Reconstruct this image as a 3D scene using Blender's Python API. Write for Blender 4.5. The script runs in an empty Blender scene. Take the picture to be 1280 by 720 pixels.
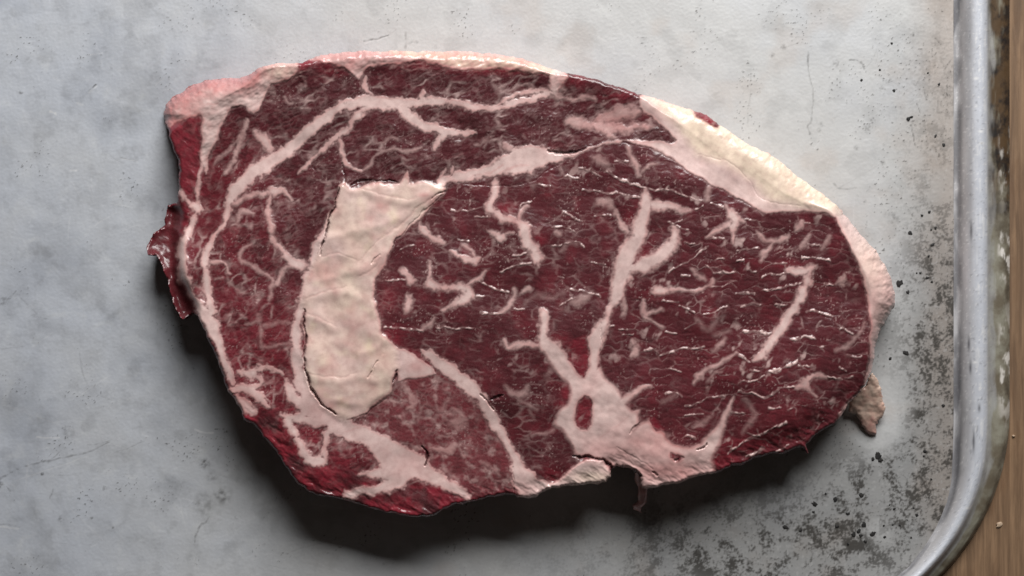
import bpy, math, random
import numpy as np

# ------------------------------------------------------------------ camera, light, exposure
sc = bpy.context.scene
COL = sc.collection
S = 0.0003                 # metres per picture pixel on the tray floor
LENS = 60.0
H = 1280 * S * LENS / 36.0  # camera height above the tray floor
cam = bpy.data.cameras.new('camera'); cam.lens = LENS; cam.sensor_width = 36
cam.clip_start = 0.01; cam.clip_end = 50
cam_o = bpy.data.objects.new('camera', cam); COL.objects.link(cam_o)
cam_o.location = (0, 0, H); cam_o.rotation_euler = (0, 0, 0)
sc.camera = cam_o
w = bpy.data.worlds.new('World'); sc.world = w; w.use_nodes = True
w.node_tree.nodes['Background'].inputs[0].default_value = (1.0, 0.82, 0.70, 1)
w.node_tree.nodes['Background'].inputs[1].default_value = 0.02
def area_light(name, az, el, dist, sx, sy, power, col):
    l = bpy.data.lights.new(name, 'AREA'); l.shape = 'RECTANGLE'; l.size = sx; l.size_y = sy
    l.energy = power; l.color = col
    o = bpy.data.objects.new(name, l); COL.objects.link(o)
    a, e = math.radians(az), math.radians(el)
    d = np.array([math.sin(a) * math.cos(e), math.cos(a) * math.cos(e), math.sin(e)])
    o.location = d * dist
    from mathutils import Vector
    o.rotation_euler = Vector(-d).to_track_quat('-Z', 'Y').to_euler()
    return o
area_light('window_light', 12, 35.5, 1.25, 0.85, 0.58, 30.5, (1.0, 0.985, 0.97))
sc.view_settings.view_transform = 'Standard'; sc.view_settings.look = 'None'
sc.view_settings.exposure = 0.0; sc.view_settings.gamma = 1.0

# ------------------------------------------------------------------ noise and drawing helpers (numpy)
_r = np.random.RandomState(7)
_G = _r.uniform(0, 2 * np.pi, (8, 256, 256)).astype(np.float32)
_GX, _GY = np.cos(_G), np.sin(_G)
def gnoise(x, y, seed=0):
    """gradient noise, about -1..1"""
    k = seed % 8; ox = (seed * 37.31) % 191; oy = (seed * 71.17) % 173
    x = x + ox; y = y + oy
    xi = np.floor(x).astype(np.int32); yi = np.floor(y).astype(np.int32)
    fx = (x - xi).astype(np.float32); fy = (y - yi).astype(np.float32)
    ux = fx * fx * fx * (fx * (fx * 6 - 15) + 10); uy = fy * fy * fy * (fy * (fy * 6 - 15) + 10)
    x0 = xi & 255; x1 = (xi + 1) & 255; y0 = yi & 255; y1 = (yi + 1) & 255
    gx, gy = _GX[k], _GY[k]
    a = gx[y0, x0] * fx + gy[y0, x0] * fy
    b = gx[y0, x1] * (fx - 1) + gy[y0, x1] * fy
    c = gx[y1, x0] * fx + gy[y1, x0] * (fy - 1)
    d = gx[y1, x1] * (fx - 1) + gy[y1, x1] * (fy - 1)
    return 1.5 * ((a * (1 - ux) + b * ux) * (1 - uy) + (c * (1 - ux) + d * ux) * uy)
def fbm(x, y, scale, octv=4, seed=0, ang=0.0, stretch=1.0, gain=0.5):
    c, s = math.cos(math.radians(ang)), math.sin(math.radians(ang))
    u = (x * c + y * s) / (scale * stretch); v = (-x * s + y * c) / scale
    out = 0; amp = 1; tot = 0
    for i in range(octv):
        out = out + amp * gnoise(u, v, seed + i * 3); tot += amp
        amp *= gain; u = u * 2.03; v = v * 2.03
    return out / tot * 1.4
def ridge(x, y, scale, width, octv=2, seed=0, ang=0.0, stretch=1.0):
    n = fbm(x, y, scale, octv, seed, ang, stretch)
    return np.clip(1 - np.abs(n) / width, 0, 1)
def cells(x, y, sx, sy, ang=0.0, seed=0):
    """cell pattern: (distance to the nearest cell wall in cell units, random value of the cell)"""
    c, s = math.cos(math.radians(ang)), math.sin(math.radians(ang))
    u = (x * c + y * s) / sx; v = (-x * s + y * c) / sy
    rs = np.random.RandomState(500 + seed); T1 = rs.uniform(0.08, 0.92, (256, 256, 3)).astype(np.float32)
    iu = np.floor(u).astype(np.int32); iv = np.floor(v).astype(np.int32)
    d1 = np.full(u.shape, 9.0, np.float32); d2 = d1.copy(); val = d1.copy()
    for a in (-1, 0, 1):
        for b in (-1, 0, 1):
            t = T1[(iv + b) & 255, (iu + a) & 255]
            d = np.hypot(iu + a + t[..., 0] - u, iv + b + t[..., 1] - v)
            n = d < d1
            d2 = np.where(n, d1, np.minimum(d2, d)); val = np.where(n, t[..., 2], val); d1 = np.where(n, d, d1)
    return d2 - d1, val
def sstep(a, b, x):
    t = np.clip((x - a) / (b - a), 0, 1); return t * t * (3 - 2 * t)
def seg_sd(X, Y, p, q):
    """capsule distance with a width that changes along the segment"""
    x0, y0, w0 = p; x1, y1, w1 = q
    dx, dy = x1 - x0, y1 - y0; L = dx * dx + dy * dy + 1e-9
    t = np.clip(((X - x0) * dx + (Y - y0) * dy) / L, 0, 1)
    return np.hypot(X - x0 - t * dx, Y - y0 - t * dy) - 0.5 * (w0 + (w1 - w0) * t)
def smooth_line(pts, n=4):
    """Catmull-Rom resampling of (x, y, w) points"""
    P = np.array(pts, float)
    if len(P) < 3: return [tuple(p) for p in P]
    P = np.vstack([2 * P[0] - P[1], P, 2 * P[-1] - P[-2]]); out = []
    for i in range(1, len(P) - 2):
        for k in range(n):
            t = k / n; a, b, c, d = P[i - 1], P[i], P[i + 1], P[i + 2]
            q = 0.5 * (2 * b + (c - a) * t + (2 * a - 5 * b + 4 * c - d) * t * t + (3 * b - a - 3 * c + d) * t ** 3)
            out.append((q[0], q[1], max(0.3, q[2])))
    out.append(tuple(P[-2])); return out
class Canvas:
    def __init__(s, X, Y): s.X, s.Y = X, Y; s.shape = X.shape
    def box(s, x0, y0, x1, y1):
        xs, ys = s.xs, s.ys
        return (slice(max(0, np.searchsorted(ys, y0)), np.searchsorted(ys, y1)),
                slice(max(0, np.searchsorted(xs, x0)), np.searchsorted(xs, x1)))
    def line(s, out, pts, soft=1.0, strength=1.0, ids=None, idv=0, warp=True, curve=True):
        if curve: pts = smooth_line(pts)
        X, Y = (s.X, s.Y) if warp else (s.X0, s.Y0)
        for p, q in zip(pts[:-1], pts[1:]):
            m = max(p[2], q[2]) * 0.5 + soft + 9
            sl = s.box(min(p[0], q[0]) - m, min(p[1], q[1]) - m, max(p[0], q[0]) + m, max(p[1], q[1]) + m)
            if out[sl].size == 0: continue
            d = seg_sd(X[sl], Y[sl], p, q)
            if warp: d = d + s.nz[sl] * min(3.6, 0.42 * max(p[2], q[2]))
            f = strength * sstep(soft, -soft, d)
            if ids is not None:
                k = (f > 0.45) & (f >= out[sl]); ids[sl] = np.where(k, idv, ids[sl])
            out[sl] = np.maximum(out[sl], f)
    def poly_sd(s, poly, warp=True, full=False, margin=25):
        """signed distance, positive inside; returns (slice, sd)"""
        P = np.array(poly, float)
        X, Y = (s.X, s.Y) if warp else (s.X0, s.Y0)
        sl = (slice(None), slice(None)) if full else s.box(P[:, 0].min() - margin, P[:, 1].min() - margin, P[:, 0].max() + margin, P[:, 1].max() + margin)
        X, Y = X[sl], Y[sl]
        d2 = np.full(X.shape, 1e9, np.float32); ins = np.zeros(X.shape, bool)
        for (x0, y0), (x1, y1) in zip(P, np.roll(P, -1, 0)):
            dx, dy = x1 - x0, y1 - y0; L = dx * dx + dy * dy + 1e-9
            t = np.clip(((X - x0) * dx + (Y - y0) * dy) / L, 0, 1)
            d2 = np.minimum(d2, (X - x0 - t * dx) ** 2 + (Y - y0 - t * dy) ** 2)
            if y0 != y1:
                ins ^= ((y0 > Y) != (y1 > Y)) & (X < (x1 - x0) * (Y - y0) / (y1 - y0) + x0)
        d = np.sqrt(d2); return sl, np.where(ins, d, -d)
    def poly(s, out, poly, soft=1.0, strength=1.0, ids=None, idv=0, warp=True):
        sl, sd = s.poly_sd(poly, warp)
        f = strength * sstep(-soft, soft, sd)
        if ids is not None:
            k = (f > 0.45) & (f >= out[sl]); ids[sl] = np.where(k, idv, ids[sl])
        out[sl] = np.maximum(out[sl], f)
def make_canvas(xs, ys, warp_amp):
    X0, Y0 = np.meshgrid(xs.astype(np.float32), ys.astype(np.float32))
    wx = warp_amp * (2.4 * fbm(X0, Y0, 24, 2, 11) + 1.5 * fbm(X0, Y0, 9, 3, 21, gain=0.55))
    wy = warp_amp * (2.4 * fbm(X0, Y0, 24, 2, 31) + 1.5 * fbm(X0, Y0, 9, 3, 41, gain=0.55))
    c = Canvas(X0 + wx, Y0 + wy); c.X0, c.Y0, c.xs, c.ys = X0, Y0, xs, ys
    c.nz = 1.2 * fbm(X0, Y0, 11, 3, 46, gain=0.6)
    return c
def blur(a, r, n=2):
    for _ in range(n):
        for ax in (0, 1):
            k = 2 * r + 1
            p = np.concatenate([np.repeat(np.take(a, [0], ax), r + 1, ax), a, np.repeat(np.take(a, [-1], ax), r, ax)], ax)
            c = np.cumsum(p, ax, dtype=np.float64)
            hi = np.take(c, range(k, c.shape[ax]), ax); lo = np.take(c, range(0, c.shape[ax] - k), ax)
            a = ((hi - lo) / k).astype(np.float32)
    return a
def world(u, v, z):
    """picture point (on a surface z above the tray floor) -> place in the scene"""
    k = S * (H - z) / H
    return np.stack([(u - 640) * k, (360 - v) * k, z], -1)

# ------------------------------------------------------------------ scene helpers
def root(name, label, cat, loc=(0, 0, 0)):
    o = bpy.data.objects.new(name, None); COL.objects.link(o); o.location = loc
    o.empty_display_size = 0.02
    o['label'] = label; o['category'] = cat; return o
def mesh_obj(name, V, F, mat, parent=None, attrs=None, normals=None, smooth=True):
    """V n x 3, F m x 4 (or m x 3); attrs {name: n x 3}"""
    me = bpy.data.meshes.new(name)
    V = np.asarray(V, np.float32); F = np.asarray(F, np.int32); k = F.shape[1]
    me.vertices.add(len(V)); me.vertices.foreach_set('co', V.ravel())
    me.loops.add(F.size); me.loops.foreach_set('vertex_index', F.ravel())
    me.polygons.add(len(F)); me.polygons.foreach_set('loop_start', np.arange(0, F.size, k, dtype=np.int32))
    me.polygons.foreach_set('use_smooth', np.full(len(F), smooth))
    for n, a in (attrs or {}).items():
        at = me.attributes.new(n, 'FLOAT_VECTOR', 'POINT')
        at.data.foreach_set('vector', np.ascontiguousarray(a, np.float32).ravel())
    me.update(calc_edges=True); me.materials.append(mat)
    if normals is not None:
        me.normals_split_custom_set_from_vertices(np.asarray(normals, np.float32).tolist())
    o = bpy.data.objects.new(name, me); COL.objects.link(o)
    if parent: o.parent = parent
    return o
class NT:
    """small node-tree builder"""
    def __init__(s, name):
        s.m = bpy.data.materials.new(name); s.m.use_nodes = True
        s.t = s.m.node_tree; s.b = s.t.nodes['Principled BSDF']
    def n(s, typ, **kw):
        nd = s.t.nodes.new(typ)
        for k, v in kw.items(): setattr(nd, k, v)
        return nd
    def set(s, sock, v):
        if hasattr(v, 'is_output') or isinstance(v, bpy.types.NodeSocket): s.t.links.new(v, sock)
        else: sock.default_value = v
    def attr(s, name):
        a = s.n('ShaderNodeAttribute', attribute_name=name); x = s.n('ShaderNodeSeparateXYZ')
        s.t.links.new(a.outputs['Vector'], x.inputs[0]); return x.outputs
    def math(s, op, a, b=0.0, clamp=False):
        nd = s.n('ShaderNodeMath', operation=op); nd.use_clamp = clamp
        s.set(nd.inputs[0], a); s.set(nd.inputs[1], b); return nd.outputs[0]
    def mix(s, f, a, b, blend='MIX'):
        nd = s.n('ShaderNodeMix', data_type='RGBA', blend_type=blend)
        s.set(nd.inputs[0], f)
        for i, v in ((6, a), (7, b)): s.set(nd.inputs[i], v if not isinstance(v, tuple) else (*v, 1.0))
        return nd.outputs[2]
    def coords(s, scale=(1, 1, 1), rot=(0, 0, 0)):
        c = s.n('ShaderNodeTexCoord'); m = s.n('ShaderNodeMapping')
        m.inputs['Scale'].default_value = scale; m.inputs['Rotation'].default_value = rot
        s.t.links.new(c.outputs['Object'], m.inputs[0]); return m.outputs[0]
    def noise(s, vec, scale, detail=4, rough=0.55, dist=0.0):
        nd = s.n('ShaderNodeTexNoise'); s.t.links.new(vec, nd.inputs['Vector'])
        nd.inputs['Scale'].default_value = scale; nd.inputs['Detail'].default_value = detail
        nd.inputs['Roughness'].default_value = rough; nd.inputs['Distortion'].default_value = dist
        return nd.outputs[0]
    def ramp(s, f, a, b):
        nd = s.n('ShaderNodeMapRange', interpolation_type='SMOOTHSTEP'); s.set(nd.inputs[0], f)
        nd.inputs[1].default_value = a; nd.inputs[2].default_value = b; return nd.outputs[0]
    def bump(s, h, strength, dist):
        nd = s.n('ShaderNodeBump'); nd.inputs['Strength'].default_value = strength; nd.inputs['Distance'].default_value = dist
        s.t.links.new(h, nd.inputs['Height']); s.t.links.new(nd.outputs[0], s.b.inputs['Normal'])

# ------------------------------------------------------------------ materials
def mat_steak():
    t = NT('beef'); A = t.attr('pigment'); B = t.attr('tone')
    fat, red, yel = A; pink, brown, wet = B
    co = t.coords()
    n1 = t.noise(co, 900, 4, 0.6); n2 = t.noise(co, 260, 3, 0.6); n3 = t.noise(co, 2600, 2, 0.6)
    lean = t.mix(red, (0.070, 0.0150, 0.0190), (0.20, 0.0175, 0.029))
    lean = t.mix(t.math('MULTIPLY', t.ramp(n1, 0.4, 0.75), 0.14), lean, (0.17, 0.05, 0.055))
    lean = t.mix(t.math('MULTIPLY', t.ramp(n2, 0.5, 0.75), 0.35), lean, (0.05, 0.010, 0.011))
    lean = t.mix(brown, lean, (0.022, 0.0075, 0.0075))
    fatc = t.mix(yel, (0.66, 0.485, 0.455), (0.745, 0.62, 0.465))
    fatc = t.mix(pink, fatc, (0.50, 0.215, 0.205))
    fatc = t.mix(t.math('MULTIPLY', t.ramp(n1, 0.4, 0.8), 0.3), fatc, (0.55, 0.36, 0.33))
    f2 = t.math('ADD', fat, t.math('MULTIPLY', t.math('SUBTRACT', n3, 0.5), 0.16), True)
    colr = t.mix(f2, lean, fatc)
    t.t.links.new(colr, t.b.inputs['Base Color'])
    t.set(t.b.inputs['Roughness'], t.math('ADD', 0.2, t.math('MULTIPLY', n2, 0.2)))
    t.b.inputs['Specular IOR Level'].default_value = 0.5
    h = t.math('ADD', t.math('MULTIPLY', n1, 0.6), t.math('MULTIPLY', n3, 0.4))
    t.bump(h, 0.10, 0.0004)
    return t.m
def mat_tray():
    t = NT('worn_aluminium'); A = t.attr('wear_shade'); dark, light, tint = A
    co = t.coords()
    n1 = t.noise(co, 30, 5, 0.6); n2 = t.noise(co, 700, 4, 0.65); n3 = t.noise(co, 140, 4, 0.6, 0.6)
    base = t.mix(tint, (0.515, 0.52, 0.52), (0.475, 0.51, 0.575))
    base = t.mix(t.math('MULTIPLY', t.ramp(n1, 0.35, 0.7), 0.25), base, (0.42, 0.42, 0.41))
    base = t.mix(t.math('MULTIPLY', t.ramp(n3, 0.5, 0.8), 0.22), base, (0.66, 0.67, 0.66))
    base = t.mix(t.math('MULTIPLY', t.ramp(n2, 0.5, 0.75), 0.12), base, (0.30, 0.30, 0.30))
    base = t.mix(t.attr('warm')[0], base, (0.46, 0.405, 0.365))
    base = t.mix(light, base, (0.8, 0.8, 0.8))
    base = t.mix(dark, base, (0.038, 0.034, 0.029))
    t.t.links.new(base, t.b.inputs['Base Color'])
    t.b.inputs['Metallic'].default_value = 0.35
    t.set(t.b.inputs['Roughness'], t.math('ADD', 0.5, t.math('MULTIPLY', n3, 0.2)))
    t.bump(t.math('ADD', n2, t.math('MULTIPLY', n3, 0.8)), 0.08, 0.0003)
    return t.m
def mat_rim():
    t = NT('rim_aluminium'); A = t.attr('wear_shade'); dark, light, tint = A
    B = t.attr('crust'); crust, chip, _ = B
    co = t.coords(); n2 = t.noise(co, 700, 4, 0.65); n3 = t.noise(co, 120, 4, 0.6)
    base = t.mix(tint, (0.50, 0.495, 0.51), (0.55, 0.575, 0.63))
    base = t.mix(t.math('MULTIPLY', t.ramp(n2, 0.5, 0.75), 0.2), base, (0.30, 0.30, 0.30))
    base = t.mix(light, base, (0.8, 0.8, 0.8))
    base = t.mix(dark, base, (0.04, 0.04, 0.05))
    soot = B[2]
    base = t.mix(crust, base, t.mix(t.ramp(n3, 0.35, 0.65), (0.23, 0.22, 0.175), (0.12, 0.10, 0.07)))
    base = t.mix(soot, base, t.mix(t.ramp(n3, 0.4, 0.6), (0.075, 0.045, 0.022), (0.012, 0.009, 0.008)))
    base = t.mix(chip, base, (0.6, 0.57, 0.53))
    t.t.links.new(base, t.b.inputs['Base Color'])
    t.set(t.b.inputs['Metallic'], t.math('MULTIPLY', t.math('SUBTRACT', 1.0, t.math('MAXIMUM', crust, chip)), 0.3))
    t.set(t.b.inputs['Roughness'], t.math('ADD', 0.4, t.math('MULTIPLY', n3, 0.2)))
    t.bump(t.math('ADD', n2, n3), 0.15, 0.0003)
    return t.m
def mat_wood():
    t = NT('table_wood')
    co = t.coords((1, 0.06, 1)); co2 = t.coords((1, 0.25, 1)); c3 = t.coords()
    g1 = t.noise(co, 420, 5, 0.6, 0.4); g2 = t.noise(co2, 160, 4, 0.6, 0.8); g3 = t.noise(c3, 40, 3)
    c = t.mix(t.ramp(g1, 0.35, 0.7), (0.095, 0.054, 0.029), (0.225, 0.138, 0.078))
    c = t.mix(t.math('MULTIPLY', t.ramp(g2, 0.5, 0.72), 0.5), c, (0.11, 0.055, 0.025))
    c = t.mix(t.math('MULTIPLY', g3, 0.25), c, (0.28, 0.17, 0.09))
    t.t.links.new(c, t.b.inputs['Base Color']); t.b.inputs['Roughness'].default_value = 0.62
    t.bump(t.math('ADD', g1, g2), 0.4, 0.0006)
    return t.m
def mat_plain(name, c1, c2, rough, scale=800):
    t = NT(name); n = t.noise(t.coords(), scale, 4, 0.6)
    t.t.links.new(t.mix(t.ramp(n, 0.35, 0.7), c1, c2), t.b.inputs['Base Color'])
    t.b.inputs['Roughness'].default_value = rough; t.bump(n, 0.4, 0.0003); return t.m
M_STEAK = mat_steak(); M_TRAY = mat_tray(); M_RIM = mat_rim(); M_WOOD = mat_wood()
M_BURNT = mat_plain('burnt_fat', (0.006, 0.006, 0.006), (0.018, 0.016, 0.015), 0.6)
M_CHIP = mat_plain('pale_splinter', (0.34, 0.24, 0.16), (0.46, 0.36, 0.26), 0.6)

# ------------------------------------------------------------------ table
tb = mesh_obj('wooden_table', [(-1.2, -1.0, -0.003), (1.2, -1.0, -0.003), (1.2, 1.0, -0.003), (-1.2, 1.0, -0.003)], [(0, 1, 2, 3)], M_WOOD, smooth=False)
tb['kind'] = 'structure'

# ------------------------------------------------------------------ tray
tray = root('baking_tray', 'worn grey aluminium baking tray with scratches, burnt specks and a rolled rim', 'baking tray')
def G(ox, oy, k, pts, wd=1.6): return [(ox + x / k, oy + y / k, wd) for x, y in pts]
# scratches: (points x, y, width), darkness
SCR = [
 ([(111,114,1.6),(120,106,1.4)], .75), ([(150,196,1.2),(160,199,2),(173,200,1)], .35), ([(455,51,1.4),(468,49,2.2),(485,44,1.2)], .7),
 ([(507,40,2),(508,50,2.5),(507,60,3)], .35), ([(516,52,2),(508,56,2)], .3), ([(0,599,3),(12,592,2.5),(25,585,1.6),(62,575,1.6),(90,570,1.4),(107,566,1.6),(137,553,1)], .5),
 ([(60,577,1.2),(78,562,1)], .4), ([(145,564,1.2),(160,560,1.4),(180,552,1)], .35), ([(110,556,1),(137,552,1.4)], .35),
 ([(9,608,1.5),(13,614,1.5)], .8), ([(62,623,1.4),(67,612,1.2)], .5), ([(72,594,1),(98,594,1)], .25), ([(0,655,1.4),(14,656,1.6),(24,659,1)], .45),
 ([(262,645,2),(256,653,2.4),(250,657,2),(245,668,1.6),(244,678,1.6)], .5), ([(1010,66,2.4),(1010,80,2),(1011,92,1.4),(1016,112,1),(1017,124,1.2),(1015,140,1.2),(1014,152,1.4),(1010,158,2),(1012,168,1.8)], .5),
 ([(1062,75,1.6),(1070,75,2),(1077,79,1.8),(1080,86,1.6)], .5), ([(1080,86,1),(1090,76,1),(1096,62,1)], .25), ([(1155,112,1.4),(1158,125,1.4)], .7), ([(1172,119,1.4),(1172,143,1.6)], .7),
 ([(1146,130,1.4),(1150,142,1.6)], .75), ([(1138,157,1.5),(1141,168,1.6),(1144,180,1.2)], .75), ([(1185,106,2.4),(1184,122,2.2)], .85), ([(1169,48,1.4),(1176,55,2)], .8),
 ([(1141,40,2),(1142,45,1.6)], .7), ([(1043,229,2.4),(1047,234,2.2),(1053,236,1.6),(1070,235,1)], .45), ([(1155,212,1.5),(1164,212,2),(1166,216,1.6)], .6), ([(1107,329,1.6),(1110,336,1.6)], .55),
 ([(1154,522,1.2),(1151,531,1.4)], .6), ([(1147,505,2),(1147,517,1.6)], .8), ([(1098,62,1),(1095,80,1)], .3), ([(985,58,.9),(1000,52,.8)], .3), ([(890,52,.8),(905,49,.8)], .3),
 ([(690,46,.9),(706,55,.8)], .3), ([(20,364,2),(8,376,3),(0,380,3)], .45), ([(20,364,1.5),(45,392,2.2),(60,400,1)], .3), ([(0,436,1),(20,434,1.3),(42,430,1)], .25), ([(100,440,1.4),(104,470,1.6),(120,492,1.4),(140,500,2)], .22),
 ([(960,45,1),(1030,47,.8)], .2), ([(935,160,.8),(939,95,1.2)], .22), ([(1120,97,1.2),(1150,97,1)], .3), ([(1180,88,2),(1189,74,2)], .55), ([(1187,200,3),(1190,170,2.4)], .35),
 ([(1088,580,2),(1060,600,2),(1050,612,2)], .35), ([(1197,240,2),(1196,320,2)], .2),
]
LSCR = [([(47,546,1.2),(60,548,1),(73,548,1)], .5), ([(243,536,1.4),(252,540,1.6),(266,541,1.2)], .6), ([(112,116,1.2),(121,108,1)], .4), ([(152,198,1),(172,202,1)], .35), ([(63,139,4),(69,142,3)], .5),
 ([(0,658,1.2),(22,661,1)], .5), ([(95,129,2),(103,131,2)], .3), ([(88,213,1.5),(96,213,1.5)], .45), ([(110,68,1),(128,66,1)], .3), ([(20,600,1),(110,570,1)], .25), ([(455,54,1),(483,47,1)], .35), ([(145,266,1),(118,282,1)], .2)]
SMUDGE = [(256,579,6,.75),(278,620,11,.62),(255,630,15,.4),(265,596,8,.35),(86,542,9,.3),(82,536,5,.35),(76,649,4,.45),(114,647,2.4,.75),(141,659,2.3,.65),(131,611,3,.5),(52,592,2.6,.85),(0,606,5,.7),(26,116,2.6,.75),(139,85,2.6,.4),
 (126,161,6,.25),(35,75,6,.2),(979,59,4,.5),(965,69,3,.55),(1046,79,5,.42),(1090,150,5,.42),(1144,106,4,.4),(1112,101,4.5,.55),(1103,111,4,.45),(1117,275,9,.45),(1110,268,6,.3),(1104,203,3.6,.6),(1082,252,2.4,.5),(5,376,8,.45),(18,368,5,.3),
 (45,395,7,.25),(211,145,3,.2),(1083,162,5,.45),(1087,158,4,.4),(1070,185,3,.4),(1027,155,3,.35),(1024,163,3,.4),(1135,230,9,.35),(1128,255,7,.25),(545,59,3,.3),(520,53,3,.3),(437,63,3,.3),(960,150,3,.2),(1199,320,8,.35),(1198,232,6,.35),(1198,316,5,.4)]
# burnt specks (x, y, radius)
SPECK = [(1115,54,1.9),(1117.5,113,2.6),(1136,148,3.2),(1140,146,2.2),(1077,100,2.1),(1100,87,1.8),(1169.5,170,2.3),(1180,181,2.6),(1138,291,3),(1166,306,3.2),(1169.5,285,2.6),(1152.5,269,2.1),(1162,265,1.9),(1124,354,4.8),(1135,365,3),
 (1159,347,3),(1165,352,2),(1150.5,341,2),(1146,341,1.4),(1161,320,1.8),(1164,287,1.4),(1132,441,4.6),(1113,448,2.3),(1179,507,2.2),(1098,571,5),(1101,575,3.6),(1097,567,3),(1091,574,3),(1156,564,2.8),(1018,630,4.4),(1044,624,3.4),(1077,619,3),
 (1060,642,3),(982,659,4),(1001,663,2.2),(1046,658,3),(1080,656,3.8),(1073,664,3.6),(1067,668,3),(1076,669,2.6),(1091,667,4.6),(1118,636,2.2),(1142,635,1.6),(1146,644,2.6),(1125,657,2.3),(1112,631,1.6),(1105,657,1.6),(1116,656,1.8),
 (1139,672,2),(1106,671,2),(1082,677,2.6),(1134,650,1.6),(1164,599,1.6),(1155,570,1.6),(1032,617,1.7),(1174,105,1.8),(1060,680,2),(1160,91,1.7),(1017,640,2)]
xs = np.concatenate([np.arange(-300, -3, 11.0), np.arange(0, 1194, 1.2), [1196, 1199]])
ys = np.concatenate([np.arange(-300, -3, 11.0), np.arange(0, 722, 1.2), np.arange(724, 771, 4.0)])
cv = make_canvas(xs, ys, 0.5)
X, Y = cv.X0, cv.Y0
dark = np.zeros_like(X); light = np.zeros_like(X)
for p, s_ in SCR: cv.line(dark, p, 0.9, s_)
for p, s_ in LSCR: cv.line(light, p, 0.9, s_)
hr = np.random.RandomState(12)
for k in range(420):
    x, y = hr.uniform(0, 1190), hr.uniform(0, 720); a = hr.normal(0.1, 0.5) + (math.pi / 2 if hr.rand() < .3 else 0); L = hr.exponential(22) + 6
    tgt = light if hr.rand() < 0.55 else dark
    cv.line(tgt, [(x, y, .6), (x + L * .5 * math.cos(a), y + L * .5 * math.sin(a) + hr.normal(0, .6), .9), (x + L * math.cos(a), y + L * math.sin(a), .5)], 0.8, hr.uniform(.08, .26))
brk = 0.55 + 0.45 * sstep(-0.25, 0.3, fbm(X, Y, 5, 2, 3))
dark *= brk
for (x, y, r, s_) in SMUDGE:
    sl = cv.box(x - 2.5 * r, y - 2.5 * r, x + 2.5 * r, y + 2.5 * r)
    d = np.hypot(cv.X[sl] - x, cv.Y[sl] - y) / r
    nn = 0.5 + 0.9 * fbm(X[sl], Y[sl], max(3.0, r * 0.6), 3, 5)
    dark[sl] = np.maximum(dark[sl], s_ * np.clip(sstep(1.5, 0.1, d) * np.clip(nn * 1.3, 0, 1.2), 0, 1))
def gauss(x, y, rx, ry): return np.exp(-(((X - x) / rx) ** 2 + ((Y - y) / ry) ** 2))
# heavy mottled dirt on the right and bottom right, with rim shade painted in
grime_shade = np.clip(1.0 * gauss(960, 690, 220, 75) + 1.0 * gauss(1180, 470, 55, 140) + 0.8 * gauss(1110, 610, 80, 60) + 0.45 * gauss(1170, 330, 45, 120)
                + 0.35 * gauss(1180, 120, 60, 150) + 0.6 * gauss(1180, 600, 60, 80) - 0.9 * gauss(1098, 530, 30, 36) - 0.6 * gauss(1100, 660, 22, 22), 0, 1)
m1 = fbm(X, Y, 20, 6, 9, gain=0.7); m2 = fbm(X, Y, 3.6, 3, 15, gain=0.6); m3 = fbm(X, Y, 60, 4, 19)
mot = sstep(-0.15, 0.35, m1 * 0.8 + m2 * 0.45 + m3 * 0.4)
dark = np.maximum(dark, np.clip(1.2 * grime_shade, 0, 1) * (0.42 + 0.52 * mot))
peck = sstep(0.42, 0.62, m2) * sstep(0.0, 0.35, m3 + 0.55 * grime_shade + 0.4 * gauss(1120, 150, 110, 130) + 0.3 * gauss(1130, 350, 60, 160) - 0.15)
dark = np.maximum(dark, 0.75 * peck)
light = np.maximum(light, grime_shade * sstep(0.3, 0.65, fbm(X, Y, 6, 3, 27)) * 0.35)
cloud = fbm(X, Y, 120, 5, 33)
dark = np.maximum(dark, (0.2 * sstep(0.0, 0.7, cloud) + 0.12 * sstep(0.05, 0.5, fbm(X, Y, 34, 5, 35, gain=.65))) * sstep(620, 200, X) + 0.10 * sstep(0.1, 0.5, fbm(X, Y, 40, 4, 43)))
warm = np.clip(0.75 * sstep(1128, 1180, X + 14 * m3) + 0.35 * np.exp(-((X - 1050) / 18) ** 2 - ((Y - 664) / 14) ** 2) + 0.3 * sstep(0.1, .6, fbm(X, Y, 80, 4, 53)) * sstep(300, 600, X), 0, .85)
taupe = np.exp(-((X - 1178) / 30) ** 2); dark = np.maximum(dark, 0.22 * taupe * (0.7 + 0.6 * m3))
tint = np.clip(0.8 * sstep(560, 60, X) + 0.25 * gauss(1110, 60, 90, 70) + 0.3 * cloud, 0, 1)
zt = 0.00018 * fbm(X, Y, 90, 3, 51) + 0.00003 * m2 - 0.0001
idx = np.arange(X.size).reshape(X.shape)
# tray corner: arc of the inner rail
INC, INR = (992.0, 568.0), 200.0
OUC, OUR = (971.0, 515.0), 290.0
okv = ~((X > INC[0]) & (Y > INC[1]) & (np.hypot(X - INC[0], Y - INC[1]) > INR + 6))
q = okv[:-1, :-1] & okv[1:, :-1] & okv[:-1, 1:] & okv[1:, 1:]
Fq = np.stack([idx[1:, :-1], idx[1:, 1:], idx[:-1, 1:], idx[:-1, :-1]], -1)[q]
mesh_obj('tray_floor', world(X, Y, zt).reshape(-1, 3), Fq, M_TRAY, tray, {'wear_shade': np.stack([dark, light, tint], -1).reshape(-1, 3), 'warm': np.stack([warm, warm, warm], -1).reshape(-1, 3)})
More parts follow.
